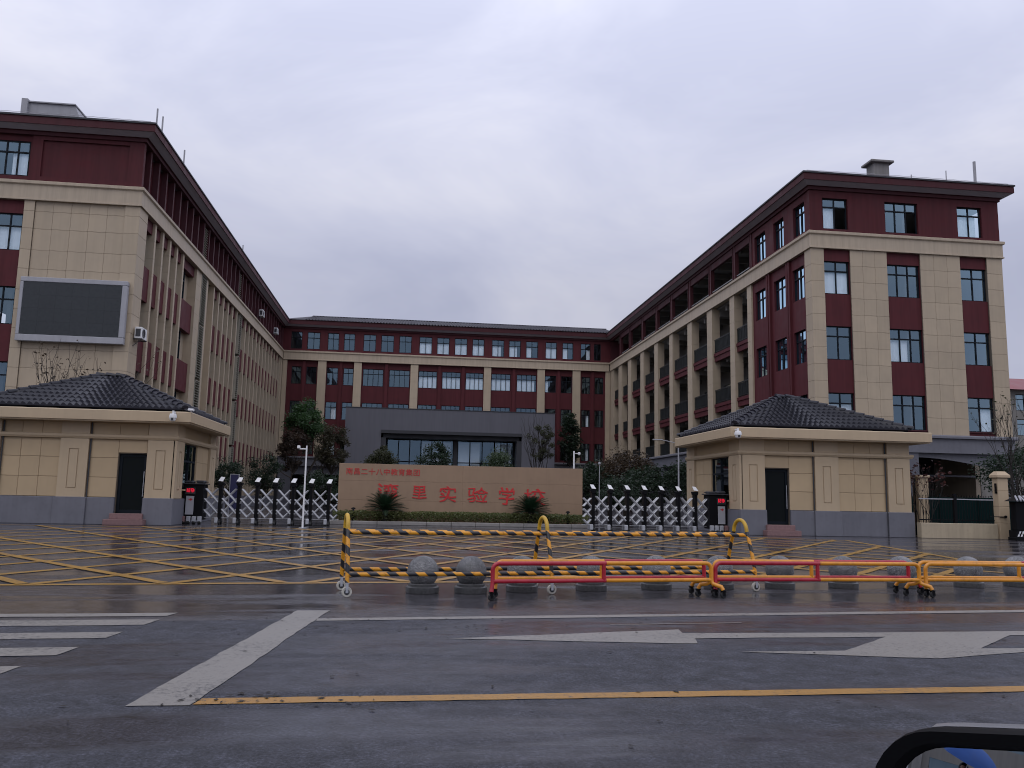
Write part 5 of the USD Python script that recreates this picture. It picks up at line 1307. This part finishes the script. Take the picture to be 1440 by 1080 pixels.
def caster(parent, x, y, r=0.062, mat='caster_white', name='caster', fork_to=0.17, fork='steel'):
    w = part(parent, name, MB().lathe([(0.012, y - 0.018), (r - 0.006, y - 0.019), (r, y - 0.011), (r, y + 0.011), (r - 0.006, y + 0.019), (0.012, y + 0.018)], (x, 0, r), 20, 'n'), M[mat], smooth=35)
    part(w, 'hub', MB().lathe([(0.0, y - 0.024), (r * 0.55, y - 0.0225), (r * 0.6, y + 0.0225), (0.0, y + 0.024)], (x, 0, r), 14, 'n'), M['grey_dark'])
    part(w, 'fork', MB().box(x - 0.016, x + 0.016, y - 0.032, y - 0.027, r - 0.01, fork_to).box(x - 0.016, x + 0.016, y + 0.027, y + 0.032, r - 0.01, fork_to).box(x - 0.024, x + 0.024, y - 0.034, y + 0.034, fork_to, fork_to + 0.012), M[fork])


ang = math.atan2(0.93, 5.52)
B = thing('wheeled_barrier', 'tall black and yellow striped barrier with three arches on wheels', 'barrier', (-0.71, 10.30, 0), rotz=ang)
LB, DB = 5.60, 0.74
for k, x in enumerate((0.0, 2.60, LB)):
    pts = [(x, 0.0, 0.17)] + [(x, 0.0, 0.17 + 0.5 * i / 4) for i in range(1, 5)]
    # legs lean a little towards a round top
    leg_f, leg_b = [], []
    for i in range(9):
        z = 0.17 + (0.80 - 0.17) * i / 8
        leg_f.append((x, 0.0 + 0.20 * (i / 8) ** 1.5, z)); leg_b.append((x, DB - 0.20 * (i / 8) ** 1.5, z))
    rr = (DB - 0.40) / 2
    arch = [(x, DB / 2 - rr * math.cos(a), 0.80 + rr * 0.98 * math.sin(a)) for a in np.linspace(0, PI, 15)]
    part(B, 'leg', MB().tube(leg_f, 0.026, 12), M['hazard'], smooth=40)
    part(B, 'leg', MB().tube(leg_b, 0.026, 12), M['hazard'], smooth=40)
    part(B, 'arch_top', MB().tube(arch, 0.0265, 12), M['arch_yellow'], smooth=40)
    for y in (0.0, DB):
        caster(B, x, y, 0.062, 'caster_white', fork_to=0.16)
for z, yo in ((0.76, 0.195), (0.265, 0.012)):
    for y, sg in ((yo, 1), (DB - yo, -1)):
        part(B, 'rail', MB().tube([(0.0, y, z), (1.3, y, z - 0.004), (2.6, y, z), (4.1, y, z - 0.003), (LB, y, z)], 0.026, 12), M['hazard'], smooth=40)

RB = 0.026


def low_barrier(p0, p1, front, back, label, open_right=False, straight_left=False):
    """Two tube frames side by side; front/back: colours of their left and right halves."""
    dx, dy = p1[0] - p0[0], p1[1] - p0[1]
    Lq, an = math.hypot(dx, dy), math.atan2(dy, dx)
    t = thing('low_barrier', label, 'barrier', (p0[0], p0[1], 0), rotz=an, group='low red and yellow tube barriers in a row')
    for (xo, yo), (c0, c1) in (((0.0, 0.0), front), ((0.13, 0.33), back)):
        m = Lq / 2 + xo * 0.8
        l, r = xo, Lq + xo * 0.6
        zt, zb, rc = 0.432, 0.222, 0.075
        lp = [(l - 0.02, yo - 0.03, 0.10), (l, yo, 0.20), (l, yo, zt - rc)] + [(l + rc - rc * math.cos(a), yo, zt - rc + rc * math.sin(a)) for a in np.linspace(0.25, PI / 2, 6)] + [(m, yo, zt)]
        rp = [(m + 0.002, yo, zt)] + [(r - rc + rc * math.sin(a), yo, zt - rc + rc * math.cos(a)) for a in np.linspace(0, PI / 2, 6)] + [(r, yo, 0.22), (r + 0.01, yo - 0.02, 0.175), (r + 0.05, yo - 0.06, 0.155), (r + 0.09, yo - 0.10, 0.14), (r + 0.105, yo - 0.115, 0.10)]
        part(t, 'bent_rail', MB().tube(lp, RB, 12), M[c0], smooth=40)
        part(t, 'bent_rail', MB().tube(rp, RB, 12), M[c1], smooth=40)
        part(t, 'lower_rail', MB().tube([(l, yo, zb), (m, yo, zb)], RB * 0.95, 12), M[c0], smooth=40)
        part(t, 'lower_rail', MB().tube([(m + 0.001, yo, zb), (r, yo, zb)], RB * 0.95, 12), M[c1], smooth=40)
        part(t, 'upright', MB().tube([(m - 0.03, yo, zb - 0.01), (m - 0.03, yo, zt + 0.0)], RB, 10), M[c0], smooth=40)
        part(t, 'rear_foot', MB().tube([(r, yo, 0.20), (r - 0.04, yo + 0.05, 0.165), (r - 0.10, yo + 0.09, 0.155), (r - 0.13, yo + 0.11, 0.10)], RB, 10), M['barrier_yellow'], smooth=40)
        for x, y in ((l - 0.02, yo - 0.03), (r + 0.105, yo - 0.115), (r - 0.13, yo + 0.11)):
            caster(t, x, y, 0.04, 'rubber', fork_to=0.085, fork='black_paint')
    for x in (0.06, Lq + 0.02):
        part(t, 'cross_tube', MB().tube([(x - 0.02, 0.0, 0.19), (x + 0.08, 0.33, 0.19)], 0.018, 8), M['barrier_yellow'])


low_barrier((1.02, 10.06), (3.90, 10.50), ('barrier_red', 'barrier_yellow'), ('barrier_yellow', 'barrier_red'), 'low tube barrier, leftmost, red bend at its left end')
low_barrier((3.97, 10.53), (6.92, 10.72), ('barrier_red', 'barrier_yellow'), ('barrier_yellow', 'barrier_red'), 'low tube barrier between the other two, red left half')
low_barrier((7.03, 10.74), (10.3, 10.86), ('barrier_yellow', 'barrier_yellow'), ('barrier_yellow', 'barrier_red'), 'low tube barrier at the right edge, yellow rails')

# ------------------------------------------------------------------ poles
t = thing('camera_pole', 'slim white camera pole standing before the left folding gate', 'pole', (-3.72, 30.2, 0))
part(t, 'pole', MB().tube([(-3.72, 30.2, 0), (-3.72, 30.2, 2.92)], [0.034, 0.027], 12), M['white_plastic'])
part(t, 'base_plate', MB().cbox(-3.84, -3.60, 30.08, 30.32, 0, 0.03, 0.006), M['zinc'])
part(t, 'arm', MB().tube([(-3.72, 30.2, 2.80), (-4.02, 30.2, 2.80)], 0.022, 8), M['white_plastic'])
c = part(t, 'camera', MB().lathe([(0.0, 2.93), (0.05, 2.92), (0.06, 2.87), (0.06, 2.82), (0.0, 2.82)], (-4.0, 30.2, 0), 14), M['white_plastic'])
part(c, 'camera_eye', MB().lathe([(0.045, 2.82), (0.035, 2.78), (0.0, 2.765)], (-4.0, 30.2, 0), 12), M['grey_dark'])
t = thing('camera_pole', 'slim white camera pole rising behind the right end of the sign wall', 'pole', (8.93, 45, 0))
part(t, 'pole', MB().tube([(8.93, 45, 0), (8.93, 45, 3.85)], 0.05, 12), M['white_plastic'])
part(t, 'camera', MB().tube([(8.93, 45, 3.72), (9.12, 44.9, 3.72)], 0.02, 8).lathe([(0.0, 3.80), (0.07, 3.78), (0.08, 3.70), (0.06, 3.63), (0.0, 3.60)], (9.2, 44.9, 0), 12), M['white_plastic'])
t = thing('street_lamp', 'thin grey lamp post with a flat head in front of the right wing', 'street lamp', (14.9, 45, 0))
part(t, 'post', MB().tube([(14.9, 45, 0), (14.9, 45, 4.45)], [0.05, 0.035], 10), M['zinc'])
part(t, 'arm', MB().tube([(14.9, 45, 4.42), (14.2, 45, 4.56), (13.9, 45, 4.6)], 0.022, 8), M['zinc'])
part(t, 'lamp_head', MB().cbox(13.42, 13.98, 44.9, 45.1, 4.58, 4.64, 0.012), M['zinc'])
t = thing('street_lamp', 'thin grey lamp post among the dark trees behind the right gate', 'street lamp', (10.6, 46, 0))
part(t, 'post', MB().tube([(10.6, 46, 0), (10.6, 46, 3.2)], [0.03, 0.022], 10), M['zinc'])
part(t, 'lamp_head', MB().lathe([(0, 3.34), (0.07, 3.3), (0.08, 3.2), (0, 3.2)], (10.6, 46, 0), 12), M['zinc'])
t = thing('notice_stand', 'upright dark blue notice stand behind the left folding gate', 'notice board', (-7.32, 36, 0))
part(t, 'panel', MB().cbox(-7.48, -7.16, 35.97, 36.03, 0.5, 1.95, 0.01), M['blue_board'])
part(t, 'frame', MB().box(-7.51, -7.481, 35.96, 36.04, 0, 1.98).box(-7.159, -7.13, 35.96, 36.04, 0, 1.98).box(-7.48, -7.16, 35.96, 36.04, 1.951, 1.98), M['zinc'])

# ------------------------------------------------------------------ fence at the right
Fn = thing('fence', 'black iron railings on a low cream wall beside the right gatehouse', 'fence', (21, 30, 0))
part(Fn, 'low_wall', MB().cbox(19.46, 22.64, 29.85, 30.15, 0, 0.58, 0.015), M['wall_cream'])
for z in (0.70, 1.50):
    part(Fn, 'rail', MB().box(19.5, 22.62, 29.98, 30.02, z - 0.02, z + 0.02), M['zinc' if z > 1 else 'black_paint'])
for i, x in enumerate(np.arange(19.55, 22.6, 0.115)):
    part(Fn, 'bar', MB().tube([(x, 30, 0.58), (x, 30, 1.62)], 0.0095, 6).lathe([(0.0, 1.66), (0.018, 1.63), (0.0, 1.60)], (x, 30, 0), 6), M['black_paint'])
part(Fn, 'post', MB().box(20.92, 21.04, 29.94, 30.06, 0.581, 1.7), M['black_paint'])
Gp = thing('gate_pillar', 'cream stone fence pillar with a stepped cap at the right', 'pillar', (22.98, 30, 0))
for a, b in zip((0.0, 0.62, 1.25, 1.88), (0.615, 1.245, 1.875, 2.36)):
    part(Gp, 'stone_course', MB().cbox(22.72, 23.16, 29.84, 30.16, a, b, 0.01), M['gate_trim'])
part(Gp, 'cap', MB().cbox(22.65, 23.23, 29.77, 30.23, 2.365, 2.46, 0.015).mesh([(22.65, 29.77, 2.461), (23.23, 29.77, 2.461), (23.23, 30.23, 2.461), (22.65, 30.23, 2.461), (22.78, 29.9, 2.62), (23.10, 29.9, 2.62), (23.10, 30.1, 2.62), (22.78, 30.1, 2.62)], BOXF), M['gate_trim'])
br = part(Gp, 'bracket', MB().tube([(22.72, 29.95, 2.05), (22.58, 29.8, 2.05)], 0.02, 6).tube([(22.72, 29.95, 1.85), (22.58, 29.8, 1.85)], 0.02, 6).box(22.69, 22.718, 29.9, 30.0, 1.75, 2.15), M['black_paint'])
part(Gp, 'hinge', MB().tube([(22.3, 29.82, 0.86), (22.95, 29.82, 0.86)], 0.018, 6).lathe([(0, 0.92), (0.05, 0.9), (0.05, 0.83), (0, 0.81)], (22.95, 29.80, 0), 10), M['black_paint'])
Wp = thing('fence_pillar', 'narrow white pillar behind the railings by the right gatehouse', 'pillar', (20.6, 31.6, 0))
part(Wp, 'shaft', MB().cbox(20.42, 20.86, 31.4, 31.8, 0, 2.35, 0.01), M['gate_trim'])
part(Wp, 'cap', MB().cbox(20.36, 20.92, 31.34, 31.86, 2.351, 2.46, 0.02), M['gate_trim'])
Ig = thing('iron_gate', 'black wrought iron side gate between gatehouse and white pillar', 'gate', (20.0, 31.6, 0))
part(Ig, 'frame', MB().box(19.5, 19.54, 31.58, 31.62, 0.05, 2.4).box(20.36, 20.4, 31.58, 31.62, 0.05, 2.4).box(19.54, 20.36, 31.585, 31.615, 2.2, 2.24).box(19.54, 20.36, 31.585, 31.615, 0.2, 0.24).box(19.54, 20.36, 31.585, 31.615, 1.3, 1.33), M['black_paint'])
for x in np.arange(19.62, 20.34, 0.10):
    part(Ig, 'bar', MB().tube([(x, 31.6, 0.06), (x, 31.6, 2.46)], 0.010, 6), M['black_paint'])
Nt = thing('netting_screen', 'dark green netting stretched behind the railings at the right', 'netting', (24, 33.5, 0))
part(Nt, 'net', MB().box(20.9, 30, 33.5, 33.52, 0.05, 1.62), M['net_green'])
for x in np.arange(20.9, 30.1, 1.82):
    part(Nt, 'post', MB().tube([(x, 33.45, 0), (x, 33.45, 1.75)], 0.03, 8), M['net_green'])
Nb = thing('notice_cabinet', 'black notice cabinet with a small tiled cap at the right edge', 'notice board', (24.1, 28.95, 0))
part(Nb, 'cabinet', MB().cbox(22.60, 25.78, 28.80, 29.10, 0.38, 1.44, 0.02), M['black_paint'])
part(Nb, 'plinth', MB().cbox(22.50, 25.88, 28.73, 29.17, 0.0, 0.12, 0.01), M['black_paint'])
pt = MB()
for k in range(26):
    for r_ in range(2):
        x = 22.56 + k * 0.128 + (0.06 if r_ else 0)
        pt.mesh([(x, 28.74, 0.15 + r_ * 0.11), (x + 0.07, 28.74, 0.15 + r_ * 0.11), (x + 0.11, 28.74, 0.24 + r_ * 0.11), (x + 0.04, 28.74, 0.24 + r_ * 0.11)], [[0, 1, 2], [0, 2, 3]])
part(Nb, 'skirt', MB().box(22.54, 25.84, 28.75, 29.15, 0.121, 0.379), M['black_paint'])
part(Nb, 'lattice_trim', pt, M['white_plastic'])
cap = MB().mesh([(22.46, 28.67, 1.46), (25.98, 28.67, 1.46), (25.98, 29.23, 1.46), (22.46, 29.23, 1.46), (22.73, 28.90, 1.64), (25.78, 28.90, 1.64), (25.78, 29.00, 1.64), (22.73, 29.00, 1.64)], BOXF)
cp = part(Nb, 'roof', cap, M['black_paint'])
for k in range(22):
    x = 22.58 + k * 0.145
    part(cp, 'roof_tile', MB().tube([(x, 28.65, 1.475), (x + (0.12 if k < 2 else 0.0), 28.91, 1.655)], 0.035, 7), M['zinc'])

# ------------------------------------------------------------------ trees and shrubs
G1 = 'trees in the school court'
tree('tree', 'tall tree with bright green top beside the left wing', -9.5, 75, 9.8, 5.4, 1.95, 'leaf_green', 9500, 31, 0.22, 44, 0.14, group=G1)
tree('tree', 'brown leaved tree below the bright green one', -10.1, 73.5, 7.6, 2.6, 1.45, 'leaf_rust', 7000, 32, 0.18, 44, 0.10, group=G1)
tree('tree', 'brownish olive tree left of the grey entrance hall', -6.7, 72, 8.0, 2.6, 1.65, 'leaf_drab', 9500, 33, 0.17, 54, 0.13, group=G1, fill=0.36)
tree('tree', 'small olive round tree at the left of the entrance', -2.8, 78, 6.2, 2.2, 1.75, 'leaf_olive', 7000, 34, 0.17, 36, 0.10, group=G1)
tree('tree', 'dense dark green round tree before the glass portal', 2.1, 76, 6.45, 2.0, 1.95, 'leaf_dark', 6500, 35, 0.2, 40, 0.12, group=G1)
tree('tree', 'pale green loose tree at the right of the portal', 8.1, 74, 5.8, 1.8, 1.95, 'leaf_pale', 7000, 36, 0.17, 36, 0.10, group=G1)
tree('tree', 'tall thin many stemmed tree right of the entrance', 11.3, 72, 8.2, 4.0, 1.5, 'leaf_olive', 2600, 37, 0.16, 30, 0.16, 'bark_dark', group=G1, stems=5, fill=0.34)
tree('tree', 'dark narrow tree against the red corner of the main block', 17.0, 88, 11.2, 4.2, 1.15, 'leaf_dark', 6500, 38, 0.24, 60, 0.12, group=G1, fill=0.7)
tree('tree', 'broad brown topped tree behind the right folding gate', 16.3, 62, 5.3, 1.6, 2.5, 'leaf_brown', 9500, 39, 0.19, 46, 0.14, group=G1)
tree('tree', 'dark tree just right of the sign wall', 13.6, 61, 4.3, 1.0, 1.7, 'leaf_dark', 5000, 40, 0.2, 34, 0.1, group=G1)
tree('tree', 'dark green tree behind the right gate before the brown one', 16.6, 57, 3.9, 0.7, 2.1, 'leaf_dark', 6000, 41, 0.19, 40, 0.1, group=G1)
tree('tree', 'dark tree close by the thin lamp post', 18.6, 54, 4.5, 0.9, 1.9, 'leaf_dark', 6000, 42, 0.19, 40, 0.1, group=G1)
tree('tree', 'low dark tree far right behind the folding gate', 13.2, 52, 2.9, 0.5, 1.5, 'leaf_dark', 4200, 43, 0.17, 30, 0.08, group=G1)
tree('shrub', 'round clipped shrub nearest the left gatehouse', -11.0, 52, 3.6, 0.8, 1.15, 'leaf_dark', 5200, 44, 0.13, 34, 0.07, cat='shrub', group='clipped shrubs by the left wing')
tree('shrub', 'larger round clipped shrub right of the first one', -10.2, 60, 4.35, 0.9, 1.4, 'leaf_dark', 6500, 45, 0.14, 40, 0.08, cat='shrub', group='clipped shrubs by the left wing')
tree('shrub', 'low dark shrub by the foot of the left white pole', -6.4, 60, 3.0, 0.6, 1.6, 'leaf_dark', 4600, 46, 0.15, 34, 0.08, cat='shrub', group='clipped shrubs by the left wing')
tree('shrub', 'low dark shrub behind the left end of the sign wall', -4.2, 58, 2.9, 0.6, 1.5, 'leaf_dark', 4200, 47, 0.15, 34, 0.08, cat='shrub', group='clipped shrubs by the left wing')
tree('tree', 'dark shrubby tree behind the pillar at the right edge', 30.2, 38, 4.4, 1.2, 2.2, 'leaf_dark', 5000, 48, 0.16, 40, 0.1, group='trees at the right edge')


def bare_tree(x, y, h, label, seed, leaves=0, mat='leaf_brown', stems=4, r=0.06, spread=0.45, group=None, base=0.0):
    g = np.random.default_rng(seed)
    t = thing('bare_tree', label, 'tree', (x, y, base), group=group)
    m, tips = MB(), []
    for k in range(stems):
        a = 6.283 * k / stems + g.uniform(-0.4, 0.4)
        d = np.array([math.cos(a) * spread, math.sin(a) * spread, 1.0]); d /= np.linalg.norm(d)
        branches(m, (x + 0.06 * math.cos(a), y + 0.06 * math.sin(a), base), d, h * 0.42, r, 3, g, 0.30, 0.5, tips)
    part(t, 'trunk', m, M['bark_dark'])
    if leaves:
        tp = np.array(tips)
        p = tp[g.integers(0, len(tp), leaves)] + g.normal(size=(leaves, 3)) * 0.09
        v, f = leaf_cards(p, 0.16, seed + 1)
        part(t, 'crown', MB().mesh(v, f), M[mat])


bare_tree(-16.05, 40.2, 7.4, 'nearly bare tree with few leaves behind the left gatehouse roof', 61, 150, 'leaf_brown', 4, 0.06, 0.20)
bare_tree(28.4, 36.0, 5.8, 'bare upright tree before the end of the right wing', 62, 60, 'leaf_olive', 4, 0.05, 0.12, 'trees at the right edge')
bare_tree(20.15, 30.7, 2.5, 'bare dark climbing bush behind the railings by the gatehouse', 63, 160, 'leaf_red', 6, 0.022, 0.16)

# litter on the wet road
lt = nrg.uniform(0, 1, (60, 2))
lp = np.column_stack([-2.0 + lt[:, 0] * 8.5, 4.2 + lt[:, 1] * 4.8, np.full(60, 0.012)])
near = np.column_stack([nrg.normal(-0.75, 0.35, 40), nrg.normal(5.25, 0.10, 40), np.full(40, 0.012)])
far = np.column_stack([nrg.normal(0.6, 1.4, 70), nrg.normal(8.0, 0.35, 70), np.full(70, 0.012)])
v, f = leaf_cards(np.vstack([lp, near, far]), 0.06, 71)
v[:, 2] = 0.008 + 0.25 * np.abs(v[:, 2] - 0.012)
single('leaf_litter', MB().mesh(v, f), M['bark_dark'], 'scattered dead leaves lying on the wet road', 'leaf litter', kind='stuff')

# ------------------------------------------------------------------ the car the photograph was taken from: its wing mirror
n_m = np.array([-0.888, -0.434, 0.1625]); n_m /= np.linalg.norm(n_m)
u_m = np.cross([0, 0, 1], n_m); u_m /= np.linalg.norm(u_m)       # to the right as seen from the driver
v_m = np.cross(n_m, u_m)
ctr = np.array([0.4760, 0.6040, 0.9600])
roll = math.radians(11)
u_m, v_m = u_m * math.cos(roll) + v_m * math.sin(roll), v_m * math.cos(roll) - u_m * math.sin(roll)


def mir(pts):
    return np.array([ctr + a * u_m + b * v_m + c * n_m for a, b, c in pts])


def rounded(hw, hh, r, n=9, taper=0.0):
    out = []
    for cx_, cy_, a0 in ((hw - r, hh - r, 0), (-hw + r * 1.0, hh - r * 1.0, PI / 2), (-hw + r, -hh + r, PI), (hw - r, -hh + r, 1.5 * PI)):
        for i in range(n):
            a = a0 + PI / 2 * i / (n - 1)
            out.append((cx_ + r * math.cos(a), (cy_ + r * math.sin(a)) * (1 + taper * (cx_ + r * math.cos(a)) / hw)))
    return out


car = thing('car', 'black and silver wing mirror of the car at the bottom right corner', 'car', (0.6, 0.4, 0.3))
rim = [(1.0, 0.004), (1.03, -0.006), (1.06, -0.03), (1.03, -0.075), (0.82, -0.12), (0.45, -0.15), (0.0, -0.158)]
ring0 = rounded(0.135, 0.086, 0.064)
hm = MB(); k = len(ring0)
vs = []
for sc, c in [(0.86, -0.006), (0.90, 0.004)] + rim:
    vs += [(a * sc, b * sc, c) for a, b in ring0]
fs = []
for i in range(len(rim) + 1):
    for j in range(k):
        fs += [[i * k + j, i * k + (j + 1) % k, (i + 1) * k + (j + 1) % k], [i * k + j, (i + 1) * k + (j + 1) % k, (i + 1) * k + j]]
part(car, 'mirror_housing', MB().mesh(mir(vs), fs), M['car_black'], smooth=50)
cap_v, cap_f = [], []
half = [p for p in ring0 if p[1] > 0.02]
half = sorted(half, key=lambda p: -math.atan2(p[1], p[0]))
half = [p for p in half if -0.085 < p[0]]
for sc, c in ((1.063, -0.030), (1.10, -0.044), (1.11, -0.066), (1.04, -0.105), (0.86, -0.14)):
    cap_v += [(a * sc, b * sc, c) for a, b in half]
kk = len(half)
for i in range(4):
    for j in range(kk - 1):
        cap_f += [[i * kk + j, i * kk + j + 1, (i + 1) * kk + j + 1], [i * kk + j, (i + 1) * kk + j + 1, (i + 1) * kk + j]]
part(car, 'mirror_cap', MB().mesh(mir(cap_v), cap_f), M['car_silver'], smooth=50)
gr = [(a * 0.862, b * 0.862, -0.0045) for a, b in ring0]
part(car, 'mirror_glass', MB().mesh(mir(gr + [(0, 0, -0.0045)]), [[j, (j + 1) % k, k] for j in range(k)]), M['mirror'])
part(car, 'mirror_arm', MB().tube([ctr + u_m * 0.10 - v_m * 0.07 - n_m * 0.05, ctr + u_m * 0.17 - v_m * 0.11 - n_m * 0.05, np.array([0.66, 0.42, 0.86])], [0.03, 0.026, 0.034], 10), M['car_black'])
dv = MB()
zz = [(0.40, 0.33), (0.47, 0.45), (0.50, 0.62), (0.48, 0.78), (0.42, 0.88), (0.38, 0.90), (0.36, 0.88), (0.36, 0.33)]
dv.prism([(0.0 + a, b) for a, b in zz], -0.5, 1.3)
part(car, 'door', dv, M['car_silver'])

# ------------------------------------------------------------------ what the mirror looks back on: a walker under an umbrella, the street behind
def body(joints, bones, res=0.03):
    import manifold3d as m3
    out = None
    for a, b in bones:
        h = m3.Manifold.batch_hull([m3.Manifold.sphere(joints[q][1], 16).translate(tuple(joints[q][0])) for q in (a, b)])
        out = h if out is None else out + h
    out = out.refine_to_length(res)
    q = out.to_mesh()
    tm = trimesh.Trimesh(q.vert_properties[:, :3], q.tri_verts)
    trimesh.smoothing.filter_taubin(tm, iterations=8)
    return tm


px, py = -19.6, 1.42
J = {k: (np.array(p) + [px, py, 0], r) for k, (p, r) in {
    'head': ((0.04, 0, 1.56), 0.095), 'chin': ((0.07, 0, 1.50), 0.07), 'neck': ((0.0, 0, 1.40), 0.055), 'chest': ((0.0, 0, 1.22), 0.13), 'shl': ((0.0, 0.17, 1.33), 0.06), 'shr': ((0.0, -0.17, 1.33), 0.06),
    'waist': ((0.0, 0, 1.0), 0.12), 'hipl': ((0, 0.09, 0.88), 0.095), 'hipr': ((0, -0.09, 0.88), 0.095), 'kneel': ((0.12, 0.09, 0.48), 0.06), 'kneer': ((-0.03, -0.09, 0.47), 0.06),
    'ankl': ((0.06, 0.09, 0.09), 0.042), 'ankr': ((-0.24, -0.09, 0.12), 0.042), 'toel': ((0.22, 0.09, 0.04), 0.034), 'toer': ((-0.12, -0.09, 0.045), 0.034),
    'ell': ((0.02, 0.25, 1.08), 0.045), 'wrl': ((0.18, 0.16, 1.16), 0.032), 'elr': ((-0.06, -0.25, 1.06), 0.045), 'wrr': ((0.06, -0.25, 0.84), 0.03),
    'palml': ((0.23, 0.12, 1.20), 0.03), 'palmr': ((0.09, -0.25, 0.77), 0.03)}.items()}
bn = [('head', 'chin'), ('head', 'neck'), ('neck', 'chest'), ('chest', 'shl'), ('chest', 'shr'), ('chest', 'waist'), ('waist', 'hipl'), ('waist', 'hipr'), ('hipl', 'hipr'), ('hipl', 'kneel'), ('hipr', 'kneer'), ('kneel', 'ankl'), ('kneer', 'ankr'), ('ankl', 'toel'), ('ankr', 'toer'), ('shl', 'ell'), ('ell', 'wrl'), ('shr', 'elr'), ('elr', 'wrr'), ('wrl', 'palml'), ('wrr', 'palmr')]
for s_, base, dirv, up in (('l', J['palml'][0], np.array([0.5, -0.3, 0.5]), 1), ('r', J['palmr'][0], np.array([0.1, 0, -1.0]), -1)):
    for i in range(5):
        o = np.array([0.0, (i - 2) * 0.018, 0.0]) if i else np.array([0.03, 0.02, 0.01])
        l_ = (0.05, 0.065, 0.075, 0.07, 0.055)[i]
        J[f'f{s_}{i}a'] = (base + o + dirv * 0.02, 0.0095)
        J[f'f{s_}{i}b'] = (base + o + dirv * l_ * 0.7, 0.009)
        J[f'f{s_}{i}c'] = (base + o + dirv * l_ * 0.8 + np.array([-0.02, 0, 0.01 * up]), 0.008)
        bn += [(f'f{s_}{i}a', f'f{s_}{i}b'), (f'f{s_}{i}b', f'f{s_}{i}c')]
P = thing('person', 'person in dark clothes walking under a blue umbrella, seen in the mirror', 'person', (px, py, 0))
pb = part(P, 'body', body(J, bn), M['cloth_dark'], smooth=True)
hd = trimesh.creation.icosphere(3, 1.0)
hd.vertices *= [0.095, 0.080, 0.118]
hd.vertices += np.array([px + 0.045, py, 1.55])
for c, r_, d in (((px + 0.145, py, 1.54), 0.022, 0.02), ((px + 0.135, py, 1.50), 0.02, 0.006)):
    q = np.exp(-((hd.vertices - c) ** 2).sum(1) / (2 * r_ ** 2))
    hd.vertices[:, 0] += d * q
part(P, 'face', hd, M['skin'], smooth=True)
hair = trimesh.creation.icosphere(3, 1.0)
hair.vertices *= [0.104, 0.092, 0.115]
hair.vertices += np.array([px + 0.018, py, 1.585])
part(P, 'hair', hair, M['black_paint'], smooth=True)
part(P, 'eye', MB().lathe([(0, 0.006), (0.008, 0.0), (0, -0.006)], (px + 0.133, py + 0.03, 1.565), 8).lathe([(0, 0.006), (0.008, 0.0), (0, -0.006)], (px + 0.133, py - 0.03, 1.565), 8), M['black_paint'])
Um = thing('umbrella', 'blue open umbrella held by the walker, seen in the mirror', 'umbrella', (px, py, 1.2))
ux = np.array([px + 0.27, py + 0.05, 1.2]); tilt = np.array([0.18, -0.28, 1.0]); tilt /= np.linalg.norm(tilt)
ea = np.cross(tilt, [1, 0, 0]); ea /= np.linalg.norm(ea); eb = np.cross(tilt, ea)
can = []
for i in range(9):
    a = i / 8 * 1.12
    for j in range(48):
        th = 2 * PI * j / 48
        sag = 1 - 0.06 * abs(math.sin(4 * th)) * (i / 8)
        can.append(ux + tilt * (0.62 - 0.30 + 0.58 * math.cos(a)) + (ea * math.cos(th) + eb * math.sin(th)) * 0.62 * math.sin(a) * sag)
cf = []
for i in range(8):
    for j in range(48):
        cf += [[i * 48 + j, i * 48 + (j + 1) % 48, (i + 1) * 48 + (j + 1) % 48], [i * 48 + j, (i + 1) * 48 + (j + 1) % 48, (i + 1) * 48 + j]]
part(Um, 'canopy', MB().mesh(can, cf), M['umbrella_blue'], smooth=True)
part(Um, 'shaft', MB().tube([ux - tilt * 0.12, ux + tilt * 0.97], 0.008, 8), M['steel'])
part(Um, 'handle', MB().tube([ux - tilt * 0.10, ux - tilt * 0.2], 0.016, 8), M['black_paint'])
for j in range(8):
    th = 2 * PI * j / 8
    part(Um, 'rib', MB().tube([ux + tilt * 0.60, ux + tilt * 0.57 + (ea * math.cos(th) + eb * math.sin(th)) * 0.55], 0.004, 5), M['steel'])

Bk = thing('roadside_building', 'plain grey street building far behind the car, seen in the mirror', 'building', (-62, 8, 0))
OB, UB, NB = (-60, -14, 0), (0, 1, 0), (1, 0, 0)
hol = [(u, u + 1.6, z, z + 1.8) for u in np.arange(1.2, 39, 3.2) for z in (1.0, 4.4, 7.8)]
part(Bk, 'wall', wall(MB(OB, UB, NB), 0, 40, 0, 11, -0.3, 0, hol).box(0, 40, -10, -0.301, 10.7, 11).box(0, 40, -0.9, -0.8, 0, 10.7), M['far_wall'])
for u in np.arange(0, 40, 6.4):
    part(Bk, 'pier', MB(OB, UB, NB).box(u, u + 0.5, 0.001, 0.3, 0, 10.9), M['concrete'])
for a, b, z0, z1 in hol:
    part(Bk, 'pane', MB(OB, UB, NB).quad((a, -0.15, z0), (b, -0.15, z0), (b, -0.15, z1), (a, -0.15, z1)), M['pane'])
part(Bk, 'shop_banner', MB(OB, UB, NB).box(20.5, 22.3, 0.302, 0.4, 2.9, 4.0), M['banner_red'])
t = thing('street_lamp', 'tall grey lamp post on the pavement behind the car, seen in the mirror', 'street lamp', (-30, 3.4, 0))
part(t, 'post', MB().tube([(-30, 3.4, 0), (-30, 3.4, 7.5)], [0.09, 0.05], 10), M['zinc'])
part(t, 'lamp_head', MB().tube([(-30, 3.4, 7.4), (-30, 2.2, 7.8)], 0.04, 8).cbox(-30.12, -29.88, 1.7, 2.3, 7.76, 7.86, 0.02), M['zinc'])
